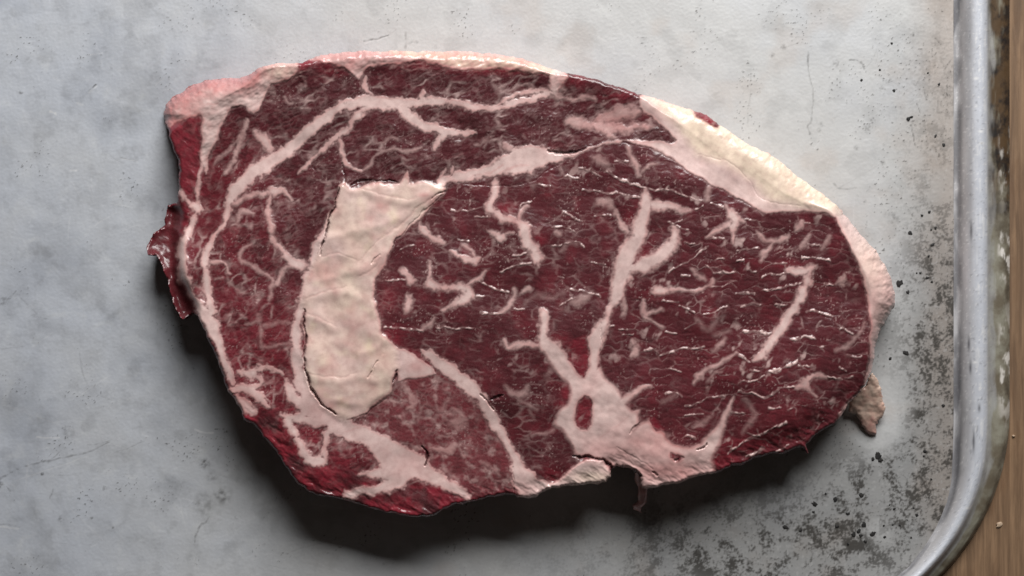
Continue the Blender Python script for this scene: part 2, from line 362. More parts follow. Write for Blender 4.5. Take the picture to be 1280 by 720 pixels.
# rim: swept between an inner and an outer rail
rin, rout = [], []
for v in np.concatenate([np.arange(-300, 0, 6.0), np.arange(0, 515, 1.5)]): rin.append((1192, v)); rout.append((1261, v))
for a in np.linspace(0, math.pi / 2, 260):
    rin.append((INC[0] + INR * math.cos(a), INC[1] + INR * math.sin(a) - (53 * (1 - min(1, a * 6)) if a * 6 < 1 else 0)))
    rout.append((OUC[0] + OUR * math.cos(a), OUC[1] + OUR * math.sin(a)))
for u in np.linspace(965, -300, 60): rin.append((u, 768)); rout.append((u, 805))
rin, rout = np.array(rin), np.array(rout)
# cross-section: picture column -> height (mm)
PROF = [(1192, 0.0), (1196, .15), (1199, .6), (1202, 1.7), (1205, 2.8), (1209, 3.8), (1213, 4.6), (1218, 5.3), (1224, 5.7), (1229, 5.6), (1232, 5.0), (1236, 3.5), (1240, 2.4), (1246, 1.8), (1252, 1.3), (1257, .6), (1260, -.8), (1262, -2.2)]
pt = np.linspace(0, 1, 56); pu = 1192 + pt * 70
pz = np.interp(pu, [p[0] for p in PROF], [p[1] for p in PROF]) / 1000
for _ in range(2): pz[1:-1] = 0.25 * pz[:-2] + 0.5 * pz[1:-1] + 0.25 * pz[2:]
tt = (pu - 1192) / 69.0
U = rin[:, None, 0] * (1 - tt) + rout[:, None, 0] * tt
Vv = rin[:, None, 1] * (1 - tt) + rout[:, None, 1] * tt
UU = np.broadcast_to(pu, U.shape).astype(np.float32); AL = np.broadcast_to(np.arange(len(rin))[:, None] * 1.5, U.shape).astype(np.float32)
Z = np.broadcast_to(pz, U.shape) + 0.00012 * fbm(UU, AL, 18, 3, 61, 90, 3) + 0.0012 * np.clip(tt - 0.75, 0, 1) * fbm(UU, AL, 9, 3, 63, 90, 2)
A_, B_ = U.astype(np.float32), Vv.astype(np.float32)
cr = sstep(1238, 1252, UU + 8 * fbm(UU, AL, 20, 4, 71, 90, 3)) * (0.45 + 0.5 * sstep(-0.3, 0.3, fbm(UU, AL, 12, 4, 73, 90, 3.5))) + 0.7 * sstep(1232, 1236, UU)
blk = np.exp(-((B_ - 110) / 60) ** 2 - ((UU - 1256) / 7) ** 2)
chip = sstep(0.05, 0.4, fbm(UU, AL, 11, 4, 77, 90, 2.6)) * sstep(1245, 1253, UU) * (np.exp(-((B_ - 320) / 28) ** 2) * 1.6 + np.exp(-((B_ - 460) / 60) ** 2) + 0.5 * np.exp(-((B_ - 200) / 40) ** 2) + 0.3 * np.exp(-((B_ - 150) / 90) ** 2))
rd = 0.3 * sstep(0.4, 0.65, fbm(UU, AL, 5, 3, 81)) * sstep(1200, 1215, UU) + 0.6 * sstep(1205, 1199, UU) * sstep(-0.6, 0.3, fbm(UU, AL, 14, 3, 83, 90, 4)) + 0.2 * sstep(-.2, .5, fbm(UU, AL, 26, 4, 84, 90, 5)) * sstep(1217, 1213, UU)  # dark band at the rim foot is painted shade, the rest is wear
rl = 0.5 * sstep(0.45, 0.65, fbm(UU, AL, 4, 2, 85)) + 0.4 * sstep(0.3, 0.5, fbm(UU, AL, 4, 2, 87, 90, 7)) * sstep(1215, 1225, UU)
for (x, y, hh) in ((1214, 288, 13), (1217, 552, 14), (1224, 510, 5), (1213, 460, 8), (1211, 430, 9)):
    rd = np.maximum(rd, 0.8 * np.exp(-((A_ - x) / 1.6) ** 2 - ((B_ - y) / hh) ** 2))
for (x, y) in ((1226, 164), (1227, 179), (1220, 98), (1219, 453), (1210, 635)):
    rl = np.maximum(rl, 1.0 * np.exp(-((A_ - x) / 3.2) ** 2 - ((B_ - y) / 1.6) ** 2))
wear_shade = np.stack([np.clip(rd, 0, 1), np.clip(rl, 0, 1), sstep(1205, 1225, UU)], -1)
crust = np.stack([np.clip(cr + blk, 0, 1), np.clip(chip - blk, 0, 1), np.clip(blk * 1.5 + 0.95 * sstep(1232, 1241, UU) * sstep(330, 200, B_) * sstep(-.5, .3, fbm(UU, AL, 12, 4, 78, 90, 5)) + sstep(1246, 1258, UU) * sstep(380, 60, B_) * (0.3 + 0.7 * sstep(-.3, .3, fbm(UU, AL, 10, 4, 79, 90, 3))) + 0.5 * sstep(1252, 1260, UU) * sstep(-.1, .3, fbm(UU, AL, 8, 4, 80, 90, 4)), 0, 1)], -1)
idx = np.arange(U.size).reshape(U.shape)
Fr = np.stack([idx[1:, :-1], idx[1:, 1:], idx[:-1, 1:], idx[:-1, :-1]], -1).reshape(-1, 4)
mesh_obj('tray_rim', world(U, Vv, Z).reshape(-1, 3), Fr, M_RIM, tray, {'wear_shade': wear_shade.reshape(-1, 3), 'crust': crust.reshape(-1, 3)})
# burnt specks baked onto the tray
rng = np.random.RandomState(3)
def pebble(name, cx, cy, z0, r, hgt, mat, parent, el=1.0, ang=0.0):
    n = 11; th = np.linspace(0, 2 * np.pi, n, endpoint=False)
    rr = r * rng.uniform(0.6, 1.25, n); V = []
    for f, zz in ((1.0, 0.0), (0.86, 0.75), (0.45, 1.0)):
        px, py = rr * f * np.cos(th) * el, rr * f * np.sin(th)
        c, s = math.cos(ang), math.sin(ang)
        V.append(world(cx + px * c - py * s, cy + px * s + py * c, np.full(n, z0 + hgt * zz)))
    V = np.vstack(V + [world(np.array([cx]), np.array([cy]), np.array([z0 + hgt]))])
    F = []
    for k in range(2):
        for i in range(n):
            j = (i + 1) % n; F.append((k * n + j, k * n + i, (k + 1) * n + i, (k + 1) * n + j))
    for i in range(n): F.append((2 * n + (i + 1) % n, 2 * n + i, 3 * n, 3 * n))
    F4 = [f for f in F if f[2] != f[3]]; F3 = [f[:3] for f in F if f[2] == f[3]]
    me = bpy.data.meshes.new(name); me.from_pydata(V.tolist(), [], F4 + F3)
    me.materials.append(mat); o = bpy.data.objects.new(name, me); COL.objects.link(o)
    if parent: o.parent = parent
    return o
for (x, y, r) in SPECK:
    pebble('burnt_speck', x, y, -0.0001, r * 0.92, 0.00025, M_BURNT, tray, rng.uniform(0.65, 1.25), rng.uniform(0, 3))

# ------------------------------------------------------------------ steak
steak = root('raw_steak', 'raw marbled red beef steak with creamy fat rim lying on the grey tray', 'steak')
OUT = [(204,143),(207,132),(213,125),(222,118),(232,112),(245,105),(260,100),(280,98),(300,97),(315,92),(322,86),(335,81),(350,79.5),(365,79),(378,78.5),(388,74),(400,69),(415,67),(435,65),(460,64),(500,64),(540,64.5),(590,64.5),(620,68),(650,73),(670,79),(687,85),(702,90),(745,100),(775,109),(795,117),(815,121),(835,128),(852,134),(867,138),(880,143),(895,152),(915,167),(940,183),(962,192),(981,206),(995,219),(1010,230),(1025,240),(1040,252),(1050,262),(1060,274),(1072,289),(1085,303),(1097,317),(1107,334),(1115,350),(1118,366),(1117,382),(1110,396),(1101,410),(1095,428),(1092,450),(1089,464),(1083,478),(1075,490),(1062,504),(1049,522),(1042,531),(1030,537),(1023,540),(1015,549),(1008,556),(1010,567),(1006,562),(1000,558),(991,561),(980,567),(961,568),(944,573),(927,582),(915,583),(895,591),(876,594),(861,598),(850,604),(831,606),(818,609),(810,610),(802,611),(801,600),(797,591),(789,587),(779,584),(771,583),(764,587),(763,596),(757,602),(747,604),(725,606),(706,608),(691,610),(680,615),(671,621),(657,622),(648,622),(642,619),(631,618),(607,622),(590,627),(579,630),(570,630),(555,637),(540,645),(520,647),(492,642),(470,637),(455,632),(435,626),(415,621),(400,620),(387,614),(372,605),(362,592),(347,567),(330,547),(317,530),(305,525),(300,510),(292,497),(285,490),(282,480),(276,462),(270,445),(262,428),(255,412),(247,394),(240,390),(235,394),(229,398),(222,390),(217,380),(213,365),(210,350),(203,333),(195,317),(185,318),(184,306),(192,292),(205,283),(208,267),(210,257),(221,255),(223,235),(224,215),(223,200),(217,187),(212,172),(211,160),(206,150)]
xs = np.arange(176, 1128, 1.0); ys = np.arange(54, 656, 1.0)
C = make_canvas(xs, ys, 1.0)
X, Y = C.X0, C.Y0
_, sd = C.poly_sd(OUT, warp=False, full=True)
sd = sd + 0.9 * fbm(X, Y, 7, 2, 91) + 1.1 * fbm(X, Y, 20, 2, 92)
fat = np.zeros_like(X); ids = np.zeros(X.shape, np.int32)
NAMES = {}
def part(name, label=None):
    i = len(NAMES) + 1; NAMES[i] = (name, label); return i
# ---- muscles (the ground colour) by polygon
EYE = [(555,238),(540,256),(515,277),(492,303),(482,331),(467,350),(469,369),(472,391),(476,412),(491,431),(497,436),(527,438),(560,450),(585,470),(600,487),(616,511),(624,530),(635,547),(648,574),(665,589),(682,602),(692,609),(705,612),(730,612),(770,612),(1000,590),(1060,520),(1079,484),(1087,462),(1090,434),(1091,397),(1086,361),(1073,324),(1065,305),(1046,271),(1029,263),(1004,261),(957,263),(929,250),(902,236),(876,223),(854,208),(835,193),(812,184),(776,176),(759,178),(740,185),(719,194),(691,207),(663,224),(631,230),(580,230)]
LOW = [(498,470),(489,490),(470,508),(448,522),(425,532),(440,545),(470,540),(500,552),(528,568),(531,588),(560,605),(590,620),(650,640),(665,612),(645,590),(638,565),(622,545),(610,525),(598,505),(575,485),(545,470)]
SIDE = [(195,140),(215,155),(235,148),(252,146),(256,160),(252,195),(250,215),(247,250),(243,268),(230,295),(222,320),(224,350),(236,380),(245,400),(215,420),(170,320),(190,250)]
EDGE = [(296,505),(320,510),(345,520),(360,530),(367,545),(378,565),(390,578),(410,580),(440,590),(470,600),(480,610),(520,605),(550,603),(585,622),(600,640),(520,670),(400,640),(330,575),(290,525)]
id_cap = part('cap_muscle', 'dark thin muscle curving round the top and left, streaked with fat')
id_eye = part('eye_muscle', 'largest round dark red muscle with white marbling')
id_low = part('lower_muscle', 'small pale marbled muscle below the cream fat kernel')
id_side = part('side_flesh', 'ragged dark red flesh on the left side')
id_edge = part('edge_muscle', 'bright red muscle along the lower left edge')
ids[:] = id_cap
def region(poly, i):
    sl, d = C.poly_sd(poly); ids[sl] = np.where(d > 0, i, ids[sl])
region(EYE, id_eye); region(LOW, id_low); region(SIDE, id_side); region(EDGE, id_edge)
muscle = ids.copy()
def soft_poly(poly, soft):
    o = np.zeros_like(X); C.poly(o, poly, soft); return o
in_eye = soft_poly(EYE, 3); in_low = soft_poly(LOW, 6); in_side = soft_poly(SIDE, 5); in_edge = soft_poly(EDGE, 6)
in_cap = np.clip(1 - in_eye - in_low - in_side - in_edge, 0, 1)
# ---- big fat bodies
KER = [(423,232),(429,226),(440,235),(452,236),(463,230),(474,225),(481,230),(490,231),(499,229),(510,213),(512,228),(529,226),(547,230),(557,235),(553,242),(540,258),(529,272),(516,281),(502,292),(491,302),(489,311),(482,331),(467,350),(469,369),(472,391),(477,410),(476,417),(491,431),(496,436),(497,447),(498,460),(489,474),(489,489),(480,498),(465,509),(448,521),(433,526),(412,516),(401,506),(394,495),(386,483),(382,464),(378,447),(381,426),(378,412),(379,401),(381,387),(377,378),(384,346),(396,318),(403,305),(409,282),(411,271),(416,260),(422,241)]
ROOT = [(676,424),(690,432),(703,444),(712,456),(719,465),(728,473),(737,472),(741,462),(752,458),(755,472),(768,485),(776,498),(785,492),(800,486),(811,483),(799,492),(788,499),(782,506),(790,514),(800,513),(799,526),(791,538),(803,527),(812,524),(822,530),(831,547),(846,556),(861,561),(876,554),(887,542),(899,531),(906,516),(912,503),(917,496),(914,512),(908,529),(902,547),(895,564),(889,576),(893,588),(898,598),(820,618),(790,606),(799,592),(779,584),(762,579),(744,571),(729,570),(717,568),(717,559),(706,542),(692,530),(697,522),(699,514),(709,505),(714,491),(710,481),(702,472),(691,461),(684,446)]
RIM_R = [(800,120),(815,118),(850,130),(900,150),(980,202),(1045,252),(1075,285),(1130,340),(1130,400),(1098,480),(1085,500),(1049,524),(1048,516),(1070,494),(1079,481),(1085,462),(1087,434),(1088,397),(1083,361),(1070,324),(1062,305),(1044,272),(1029,265),(1004,263),(980,266),(957,266),(947,262),(929,251),(902,237),(876,224),(854,209),(835,194),(812,185),(790,179),(778,176),(795,175),(815,177),(838,179),(846,176),(840,170),(830,160),(815,146),(804,141),(800,132)]
RIM_T = [(385,76),(400,62),(460,58),(600,58),(690,80),(705,88),(710,97),(700,112),(694,112),(692,98),(687,91),(667,92),(640,88),(620,87),(595,87),(565,86),(550,81),(535,78),(522,73),(515,78),(497,81),(475,81),(460,86),(447,100),(441,94),(432,83),(412,78),(398,77)]
RIM_L = [(198,145),(205,125),(245,98),(300,92),(325,80),(350,74),(370,74),(372,86),(367,95),(352,100),(340,105),(333,120),(325,137),(318,142),(310,136),(300,129),(290,135),(282,148),(276,163),(270,180),(262,192),(257,215),(250,205),(251,180),(254,150),(250,145),(235,148),(222,154),(212,160),(204,155)]
GRIS = [(708,594),(714,587),(722,578),(731,574),(743,573),(755,578),(765,587),(769,596),(762,606),(745,609),(720,612),(695,614),(685,608),(700,601)]
WEDGE = [(494,434),(510,440),(527,451),(546,468),(530,471),(510,473),(498,477),(496,455)]
i_ker = part('fat_kernel', 'thick cream lump of fat in the left middle'); C.poly(fat, KER, 1.6, 1, ids, i_ker)
i_root = part('fat_root', 'wide branching white fat at the bottom centre'); C.poly(fat, ROOT, 3.2, 1, ids, i_root)
i_rr = part('fat_rim', 'wide cream outer fat on the right'); C.poly(fat, RIM_R, 1.2, 1, ids, i_rr)
i_rt = part('fat_rim', 'narrow peach strip of outer fat along the top'); C.poly(fat, RIM_T, 1.5, 1, ids, i_rt)
i_rl = part('fat_rim', 'pinkish fat at the top left corner'); C.poly(fat, RIM_L, 1.5, 1, ids, i_rl)
i_we = part('fat_wedge', 'white wedge of fat touching the kernel'); C.poly(fat, WEDGE, 1.2, 1, ids, i_we)
# ---- seams and veins (x, y, width)
def seam(name, lines, soft=2.2, strength=1.0, label=None):
    i = part(name, label)
    for L in lines: C.line(fat, L, soft, strength, ids, i)
    return i
seam('fat_seam', [
  [(690,116,4),(677,118,8),(650,127,8),(620,134,8),(580,131,9),(540,126,10),(500,129,14),(465,127,18),(440,129,14),(420,138,12),(400,152,14),(380,170,16),(355,192,17),(335,204,18),(315,218,20),(295,238,16),(286,256,10),(282,280,4)],
  [(500,134,12),(507,142,13),(522,152,13),(542,160,12),(565,166,9),(592,167,6)], [(556,166,9),(548,176,7),(541,186,4)],
  [(458,136,8),(442,150,8),(437,162,6),(420,172,8),(402,188,5),(385,205,4),(374,218,3)], [(424,172,5),(428,190,4),(431,204,4),(440,210,3),(452,212,3)],
  [(480,130,4),(462,116,5),(456,104,5),(459,97,3)], [(526,122,5),(530,114,4)], [(620,131,4),(640,121,4),(660,114,5),(675,113,6),(692,117,5)], [(692,96,10),(692,113,8)]], label='long curved white seam through the cap muscle')
seam('fat_seam', [
  [(549,228,10),(560,225,12),(571,222,13),(597,217,13),(616,210,15),(635,205,24),(654,200,32),(672,196,28),(691,196,18),(706,195,10),(719,193,4),(740,184,2.4),(759,178,2.4),(776,176.5,2.4)],
  [(551,227,5),(552,219,4),(557,211,2)], [(560,224,5),(564,216,4),(565,208,2)]], label='white spindle shaped seam above the eye muscle')
seam('fat_seam', [
  [(527,437,3),(533,441,10),(550,454,16),(570,469,17),(590,487,17),(605,505,16),(615,523,14),(625,542,11),(637,562,11),(645,579,14),(652,595,24),(660,608,32),(668,611,26),(685,608,11),(705,603,10)]], label='smooth white strand below the eye muscle')
seam('fat_seam', [
  [(412,270,4),(406,288,7),(397,304,9),(392,322,12),(386,342,10),(379,370,9),(374,395,10),(370,420,12),(370,440,13),(373,460,14),(378,482,17),(388,500,20),(402,516,22),(420,530,24),(436,540,24),(458,545,22),(480,562,32),(497,578,42),(520,584,32),(535,592,22),(555,602,16),(572,612,11),(585,620,8)],
  [(356,474,4),(362,488,12),(374,503,16),(388,515,18)], [(397,528,14),(380,524,10),(362,521,9),(352,520,4)],
  [(360,527,12),(367,540,10),(373,552,8),(380,564,9),(389,574,12),(405,577,8)], [(412,530,12),(408,548,10),(407,565,9),(406,576,6)],
  [(495,590,24),(478,594,14),(460,592,6),(448,592,4)], [(500,602,20),(480,609,15),(455,614,10),(435,617,12)]], label='white seam left of the fat kernel spreading into the bottom')
seam('fat_seam', [
  [(250,205,4),(248,230,4),(247,250,5),(246,262,9),(241,278,9),(230,302,10),(227,322,13),(230,345,14),(237,362,10),(244,377,9),(252,390,15),(265,407,19),(272,425,13),(279,447,9),(285,465,7)],
  [(222,232,3),(228,245,5),(238,253,6),(246,262,6)]], label='white seam along the left side')
seam('fat_seam', [
  [(286,270,3),(280,281,5),(272,288,4),(265,300,7),(259,315,9),(257,332,9),(258,352,10),(262,375,10),(266,392,12)],
  [(258,330,3),(266,329,3),(275,327,2.5),(283,331,3),(288,342,3)]], label='second white seam from the left')
seam('fat_seam', [[(288,487,7),(300,486,12),(316,490,13),(328,500,9),(334,508,5)], [(294,498,12),(308,508,15),(316,514,12)], [(275,440,7),(283,462,9),(290,480,9)],
  [(318,466,12),(306,467,8),(296,466,5)], [(318,466,10),(328,459,8),(345,462,5),(352,468,3)], [(315,470,8),(326,476,6),(318,486,6)]], 1.8, .95, 'pink fat at the lower left edge')
def V(L, soft=1.4, st=1.0):
    wmax = max(p[2] for q in L for p in q)
    tp = lambda q: [(a, b, c * (0.5 if n in (0, len(q) - 1) and c > 3.5 else 1.0)) for n, (a, b, c) in enumerate(q)]
    return seam('fat_vein', [tp(q) for q in L], soft + 1.7, st * (0.78 if wmax < 6 else 0.95 if wmax < 9 else 1.0))
V([[(620,224,6),(620,232,8),(618,242,10),(613,256,9),(617,267,9),(629,274,9),(644,277,9),(654,284,12),(659,299,13),(665,310,14),(671,322,13),(673,332,5)], [(650,275,5),(652,266,3),(660,257,2)]])
V([[(611,288,4),(620,294,9),(624,298,11),(632,293,5),(642,290,2)]])
V([[(524,280,3),(526,286,7),(536,293,9),(545,299,9),(553,304,6)]])
V([[(563,314,4),(572,320,6),(583,325,9),(592,325,7),(600,321,4)], [(592,322,5),(590,312,3),(576,306,2)]])
V([[(535,347,5),(537,355,9),(546,360,8),(562,360,8),(578,358,9),(586,363,11),(585,372,11),(575,378,12),(564,382,6),(553,387,3)], [(583,356,5),(596,350,3),(606,340,2.4)], [(536,349,5),(537,338,3),(536,328,2)]], 1.6)
V([[(500,339,4),(508,342,8),(513,352,7),(520,351,3)]]); V([[(509,369,7),(513,376,9),(508,386,6),(505,390,2)]], 2); V([[(528,412,3),(538,405,7),(544,398,4)]], 2, .8)
V([[(643,362,3),(641,372,4),(638,381,6),(630,388,4),(622,391,2)]], 1.6, .85); V([[(649,367,4),(659,362,6),(663,364,5)]], 2, .85)
V([[(680,386,6),(681,394,12),(680,404,11),(678,416,10),(680,426,15),(692,436,17),(703,448,17),(710,462,19),(718,478,20)], [(676,430,8),(660,431,7),(645,432,7),(634,433,5),(631,425,3)]], 1.8)
V([[(807,238,9),(807,249,13),(805,264,17),(800,282,18),(795,300,19),(786,314,22),(779,333,22),(775,352,20),(771,366,15),(766,378,10),(760,390,8),(756,400,10),(750,412,17),(745,424,19),(742,442,16),(742,458,16),(738,474,20)],
   [(782,338,16),(800,334,18),(816,326,19),(832,314,17),(841,303,12),(842,292,10),(840,284,6)], [(808,254,10),(822,257,12),(840,257,8),(850,262,6),(862,265,5)], [(768,264,3),(776,277,6),(783,290,9)]], 1.7)
V([[(784,184,3),(786,190,4),(790,200,5),(796,213,7),(801,219,4)], [(801,216,4),(812,206,3),(822,204,2)]], 1.8, .85)
V([[(888,228,3),(886,237,5),(883,250,5)]], 2, .8); V([[(910,258,3),(914,268,8),(918,275,12),(917,287,6),(916,302,4)], [(914,276,8),(905,282,5),(893,291,4),(884,297,2)], [(918,275,6),(928,277,3)]], 1.8)
V([[(816,364,5),(824,363,10),(832,363,6),(846,363,4),(865,364.5,3.4),(880,361,3),(890,355,2.6),(893,349,2)]], 1.5); V([[(865,336,4),(873,343,5),(882,351,4)]], 2, .8)
V([[(803,374,3),(805,384,5),(806,393,6),(815,391,4),(828,386,4)], [(807,398,3),(818,404,2),(829,410,2)]], 1.6, .85)
V([[(779,372,2),(780,385,6),(779,395,3)]], 2, .7)
V([[(982,338,5),(988,339,8),(1002,339,10),(1014,335,7),(1021,333,4)], [(1014,338,8),(1009,350,9),(1004,359,8),(999,374,11),(989,391,12),(976,410,12),(964,426,12),(952,442,10),(942,452,4)]], 1.6)
V([[(945,289,2),(952,296,3),(960,300,3.4),(969,301,4),(980,299,6),(985,294,4)], [(969,301,4),(961,308,4),(953,318,4),(950,325,6)]], 1.6, .85)
V([[(994,288,7),(1001,281,9),(1005,276,4)]], 2, .85); V([[(1001,310,3),(1006,304,5),(1012,296,2.4)]], 1.8, .8); V([[(1026,310,3),(1032,302,4),(1037,294,2)]], 2, .7)
V([[(1046,355,5),(1053,352,8),(1058,344,4)]], 2, .85); V([[(1081,404,2),(1076,414,2.4),(1068,424,3.4),(1056,434,4),(1045,440,3)]], 2, .6)
V([[(997,482,7),(1005,480,10),(1010,474,8),(1020,470,6),(1032,472,4)], [(1008,482,5),(1016,489,3),(1022,496,2)]], 1.8, .9)
V([[(790,428,7),(795,436,10),(790,446,6)]], 2.4, .8); V([[(892,440,3),(899,433,5),(905,424,3)]], 2, .75); V([[(868,480,4),(874,470,6),(879,462,4),(895,455,3),(908,448,3.4),(920,441,2)]], 1.6, .85)
V([[(883,478,2),(893,466,5),(901,464,4)]], 2, .6)
V([[(812,483,3),(802,486,5),(790,493,6)]], 1.4)
V([[(338,236,9),(345,240,11),(352,237,6),(363,250,3)], [(345,241,6),(330,241,6),(315,244,4),(300,250,4),(290,256,3)], [(338,244,6),(336,256,5),(337,272,7),(342,297,7),(348,307,7),(356,316,8),(364,327,12),(374,331,11),(384,333,7)], [(362,334,6),(352,340,4),(347,354,3)]], 1.6, .95)
V([[(303,329,3),(299,320,3),(305,310,3.2),(315,306,3)], [(303,326,3),(312,332,4),(322,336,5),(334,344,4),(342,353,4),(340,362,3),(336,374,2.4)]], 1.6, .85)
V([[(296,276,6),(298,268,6),(305,264,5),(318,268,2)]], 1.8, .75); V([[(270,348,4),(278,346,4)]], 2, .7)
V([[(308,150,5),(304,162,7),(300,178,8),(295,192,8),(288,205,5),(281,217,3)]], 1.8, .8); V([[(318,164,6),(326,172,11),(333,182,12),(337,192,12)]], 1.8, .9)
V([[(292,178,3),(284,190,4),(276,197,4),(268,205,3)]], 1.6, .7); V([[(355,120,2),(360,128,4),(366,126,2)]], 1.6, .7)
V([[(322,392,5),(324,404,4),(327,418,4),(327,432,3.4),(340,433,3),(365,430,2.4)], [(308,404,2),(322,402,3)], [(330,407,2.4),(350,404,3),(378,405,4)]], 2.2, .55)
V([[(707,154,8),(718,152,13),(740,156,11),(755,160,11),(772,160,13),(790,160,9),(806,158,6),(816,157,3)], [(764,160,9),(762,167,7),(770,172,4)], [(745,152,14),(765,144,16),(785,140,16),(798,138,8)]], 3, .8)
V([[(676,112,4),(688,117,7),(700,121,6),(715,124,5),(730,121,5),(745,124,3)]], 2, .7)
V([[(452,212,3),(460,208,3),(475,191,3.4),(490,186,3),(505,190,4),(515,189,4),(526,185,4)]], 1.5, .75)
V([[(480,178,3),(488,172,2.4),(498,177,3)]], 1.4, .6)
V([[(632,180,6),(640,188,8),(646,192,8)]], 1.6, .8); V([[(596,180,3),(610,176,4),(606,184,2)]], 1.8, .5)
V([[(505,482,3),(512,495,8),(516,505,7),(510,510,3)], [(507,478,3),(502,484,2)]], 2, .6); V([[(560,525,8),(572,530,14),(580,522,7),(565,512,5)]], 4, .55)
V([[(536,560,3),(548,563,8),(560,563,8),(572,556,4),(580,572,2)]], 2.2, .7); V([[(600,577,3),(612,584,3),(625,594,2)]], 2, .6); V([[(562,500,3),(550,512,4),(545,506,3)]], 2, .5)
V([[(632,484,4),(640,492,5),(652,494,6),(660,484,3)]], 3, .6); V([[(648,500,2),(660,506,3),(672,512,2)]], 2, .6); V([[(662,512,2),(668,522,3)]], 2, .4); V([[(664,544,2),(680,541,3),(692,536,3)]], 2, .5)
V([[(655,380,2),(672,370,3),(690,372,5),(705,366,4)]], 4, .3); V([[(715,378,6),(728,374,13),(738,366,5)]], 4, .45); V([[(700,313,3),(712,304,3),(722,306,2)]], 2.5, .4); V([[(745,255,5),(757,252,10),(764,259,6)]], 3.5, .6)
V([[(700,208,4),(702,216,3)]], 2, .5); V([[(742,198,6),(752,202,10),(760,206,5)]], 4, .5); V([[(696,292,3),(700,294,9)]], 2.4, .6)
V([[(870,400,3),(885,412,4),(898,400,3)]], 4, .4); V([[(895,418,4),(912,414,6)]], 4, .35); V([[(846,492,2),(836,500,4),(826,502,3)]], 2.5, .4); V([[(930,500,2),(944,516,4),(940,528,4),(930,540,3)]], 3, .5); V([[(868,536,5),(880,526,5),(886,520,3)]], 3, .6)
# ---- holes of lean in the fat
HOLES = [([(413,562),(425,556),(450,556),(465,566),(474,580),(462,588),(440,584),(420,580)], id_edge, .45), ([(372,536),(390,533),(405,542),(404,560),(396,570),(384,560),(376,548)], id_edge, .6), ([(720,513),(722,500),(728,495),(736,497),(741,506),(742,520),(739,532),(733,539),(725,538),(719,530),(718,521)], id_eye, .5),
 ([(708,430),(720,424),(735,418),(736,440),(735,458),(731,472),(724,470),(718,460),(711,450)], id_eye, .55), ([(862,541),(876,533),(881,537),(868,548),(858,552)], id_eye, .2), ([(838,566),(848,568),(855,572),(846,577),(838,573)], id_eye, .5),
 ([(812,524),(820,522),(828,535),(820,540)], id_eye, .7), ([(866,137),(872,136),(885,144),(901,155),(900,160),(886,155),(870,147)], None, .9)]
red = np.zeros_like(X)
i_scrap = part('meat_scrap', 'small red scrap of lean on the cream right rim')
for P, i, rr in HOLES:
    sl, d = C.poly_sd(P); f = sstep(-1.2, 1.2, d); fat[sl] *= 1 - f
    ids[sl] = np.where(f > .5, i or i_scrap, ids[sl]); red[sl] = np.maximum(red[sl], rr * sstep(-4, 3, d))
i_gr = part('gristle', 'glossy pale lump of gristle at the bottom edge'); C.poly(fat, GRIS, 1.5, 1, ids, i_gr)
is_gr = soft_poly(GRIS, 3)
bigfat = fat.copy()
# ---- fine marbling and bleached patches inside the lean (part of each muscle)
lean = 1 - np.clip(fat, 0, 1)
def net(cell, w, lo, hi, sc_, seed): return np.clip(1 - cell[0] / w, 0, 1) * sstep(lo, hi, fbm(X, Y, sc_, 3, seed))
wx_, wy_ = C.X + 4 * fbm(X, Y, 24, 2, 301), C.Y + 4 * fbm(X, Y, 24, 2, 302)
wleft = sstep(420, 300, X + 0.25 * (300 - Y))
c_eye = cells(wx_, wy_, 26, 11, 2, 1); c_eye2 = cells(wx_, wy_, 11, 6, 4, 2)
c_ca = cells(wx_, wy_, 26, 11, -14, 3); c_cb = cells(wx_, wy_, 24, 12, -64, 4); c_c2 = cells(wx_, wy_, 9, 5, -22, 5)
c_lo = cells(wx_, wy_, 17, 13, 25, 6); c_l2 = cells(wx_, wy_, 7, 6, 25, 7)
cellv = in_eye * (0.6 * c_eye[1] + 0.4 * c_eye2[1]) + in_cap * (0.6 * (c_ca[1] * (1 - wleft) + c_cb[1] * wleft) + 0.4 * c_c2[1] - 0.1) + in_low * (0.5 * c_lo[1] + 0.5 * c_l2[1]) + (in_side + in_edge) * c_c2[1]
fine = 0.5 * net(c_eye, 0.25, -0.1, 0.45, 40, 103) + 0.2 * net(c_eye2, 0.4, -0.1, 0.4, 30, 104)
fine_cap = (net(c_ca, 0.34, -0.1, 0.45, 34, 107) * (1 - wleft) + net(c_cb, 0.34, -0.1, 0.45, 34, 107) * wleft) * (0.42 + 0.4 * fbm(X, Y, 18, 3, 116)) + 0.10 * net(c_c2, 0.45, -0.2, 0.35, 26, 108) + 0.1 * sstep(0, .6, fbm(X, Y, 14, 3, 109))
fine_low = 0.2 * net(c_lo, 0.4, -0.3, 0.45, 30, 113) + 0.08 * net(c_l2, 0.5, -0.3, 0.3, 24, 114) + 0.04 + 0.28 * sstep(0, .6, fbm(X, Y, 14, 4, 115))
blot = 0.5 * sstep(0.28, 0.7, fbm(X, Y, 14, 3, 115, -60, 1.6)) * sstep(-0.1, 0.4, fbm(X, Y, 60, 3, 117))
right = sstep(640, 860, X)
mar = in_eye * ((0.42 - 0.24 * right) * fine + (0.6 + 0.45 * right) * blot) + in_cap * fine_cap * 0.75 + in_low * fine_low + (in_side + in_edge) * (0.2 * fine_cap)
speck = sstep(0.35, 0.7, fbm(X, Y, 3.2, 2, 119)) * sstep(0.05, 0.5, fbm(X, Y, 45, 3, 121)) * 0.5
mar = np.clip(mar * sstep(2, 12, sd) + speck * sstep(2, 12, sd) * (in_eye * .7 + in_low * .6 + in_cap * .5), 0, .85) * lean
# pale frosting beside the fat
halo = blur(bigfat, 4, 2); mar = np.maximum(mar, np.clip(halo * 0.8 - 0.12, 0, .5) * lean * sstep(-.5, .5, fbm(X, Y, 6, 3, 123)))
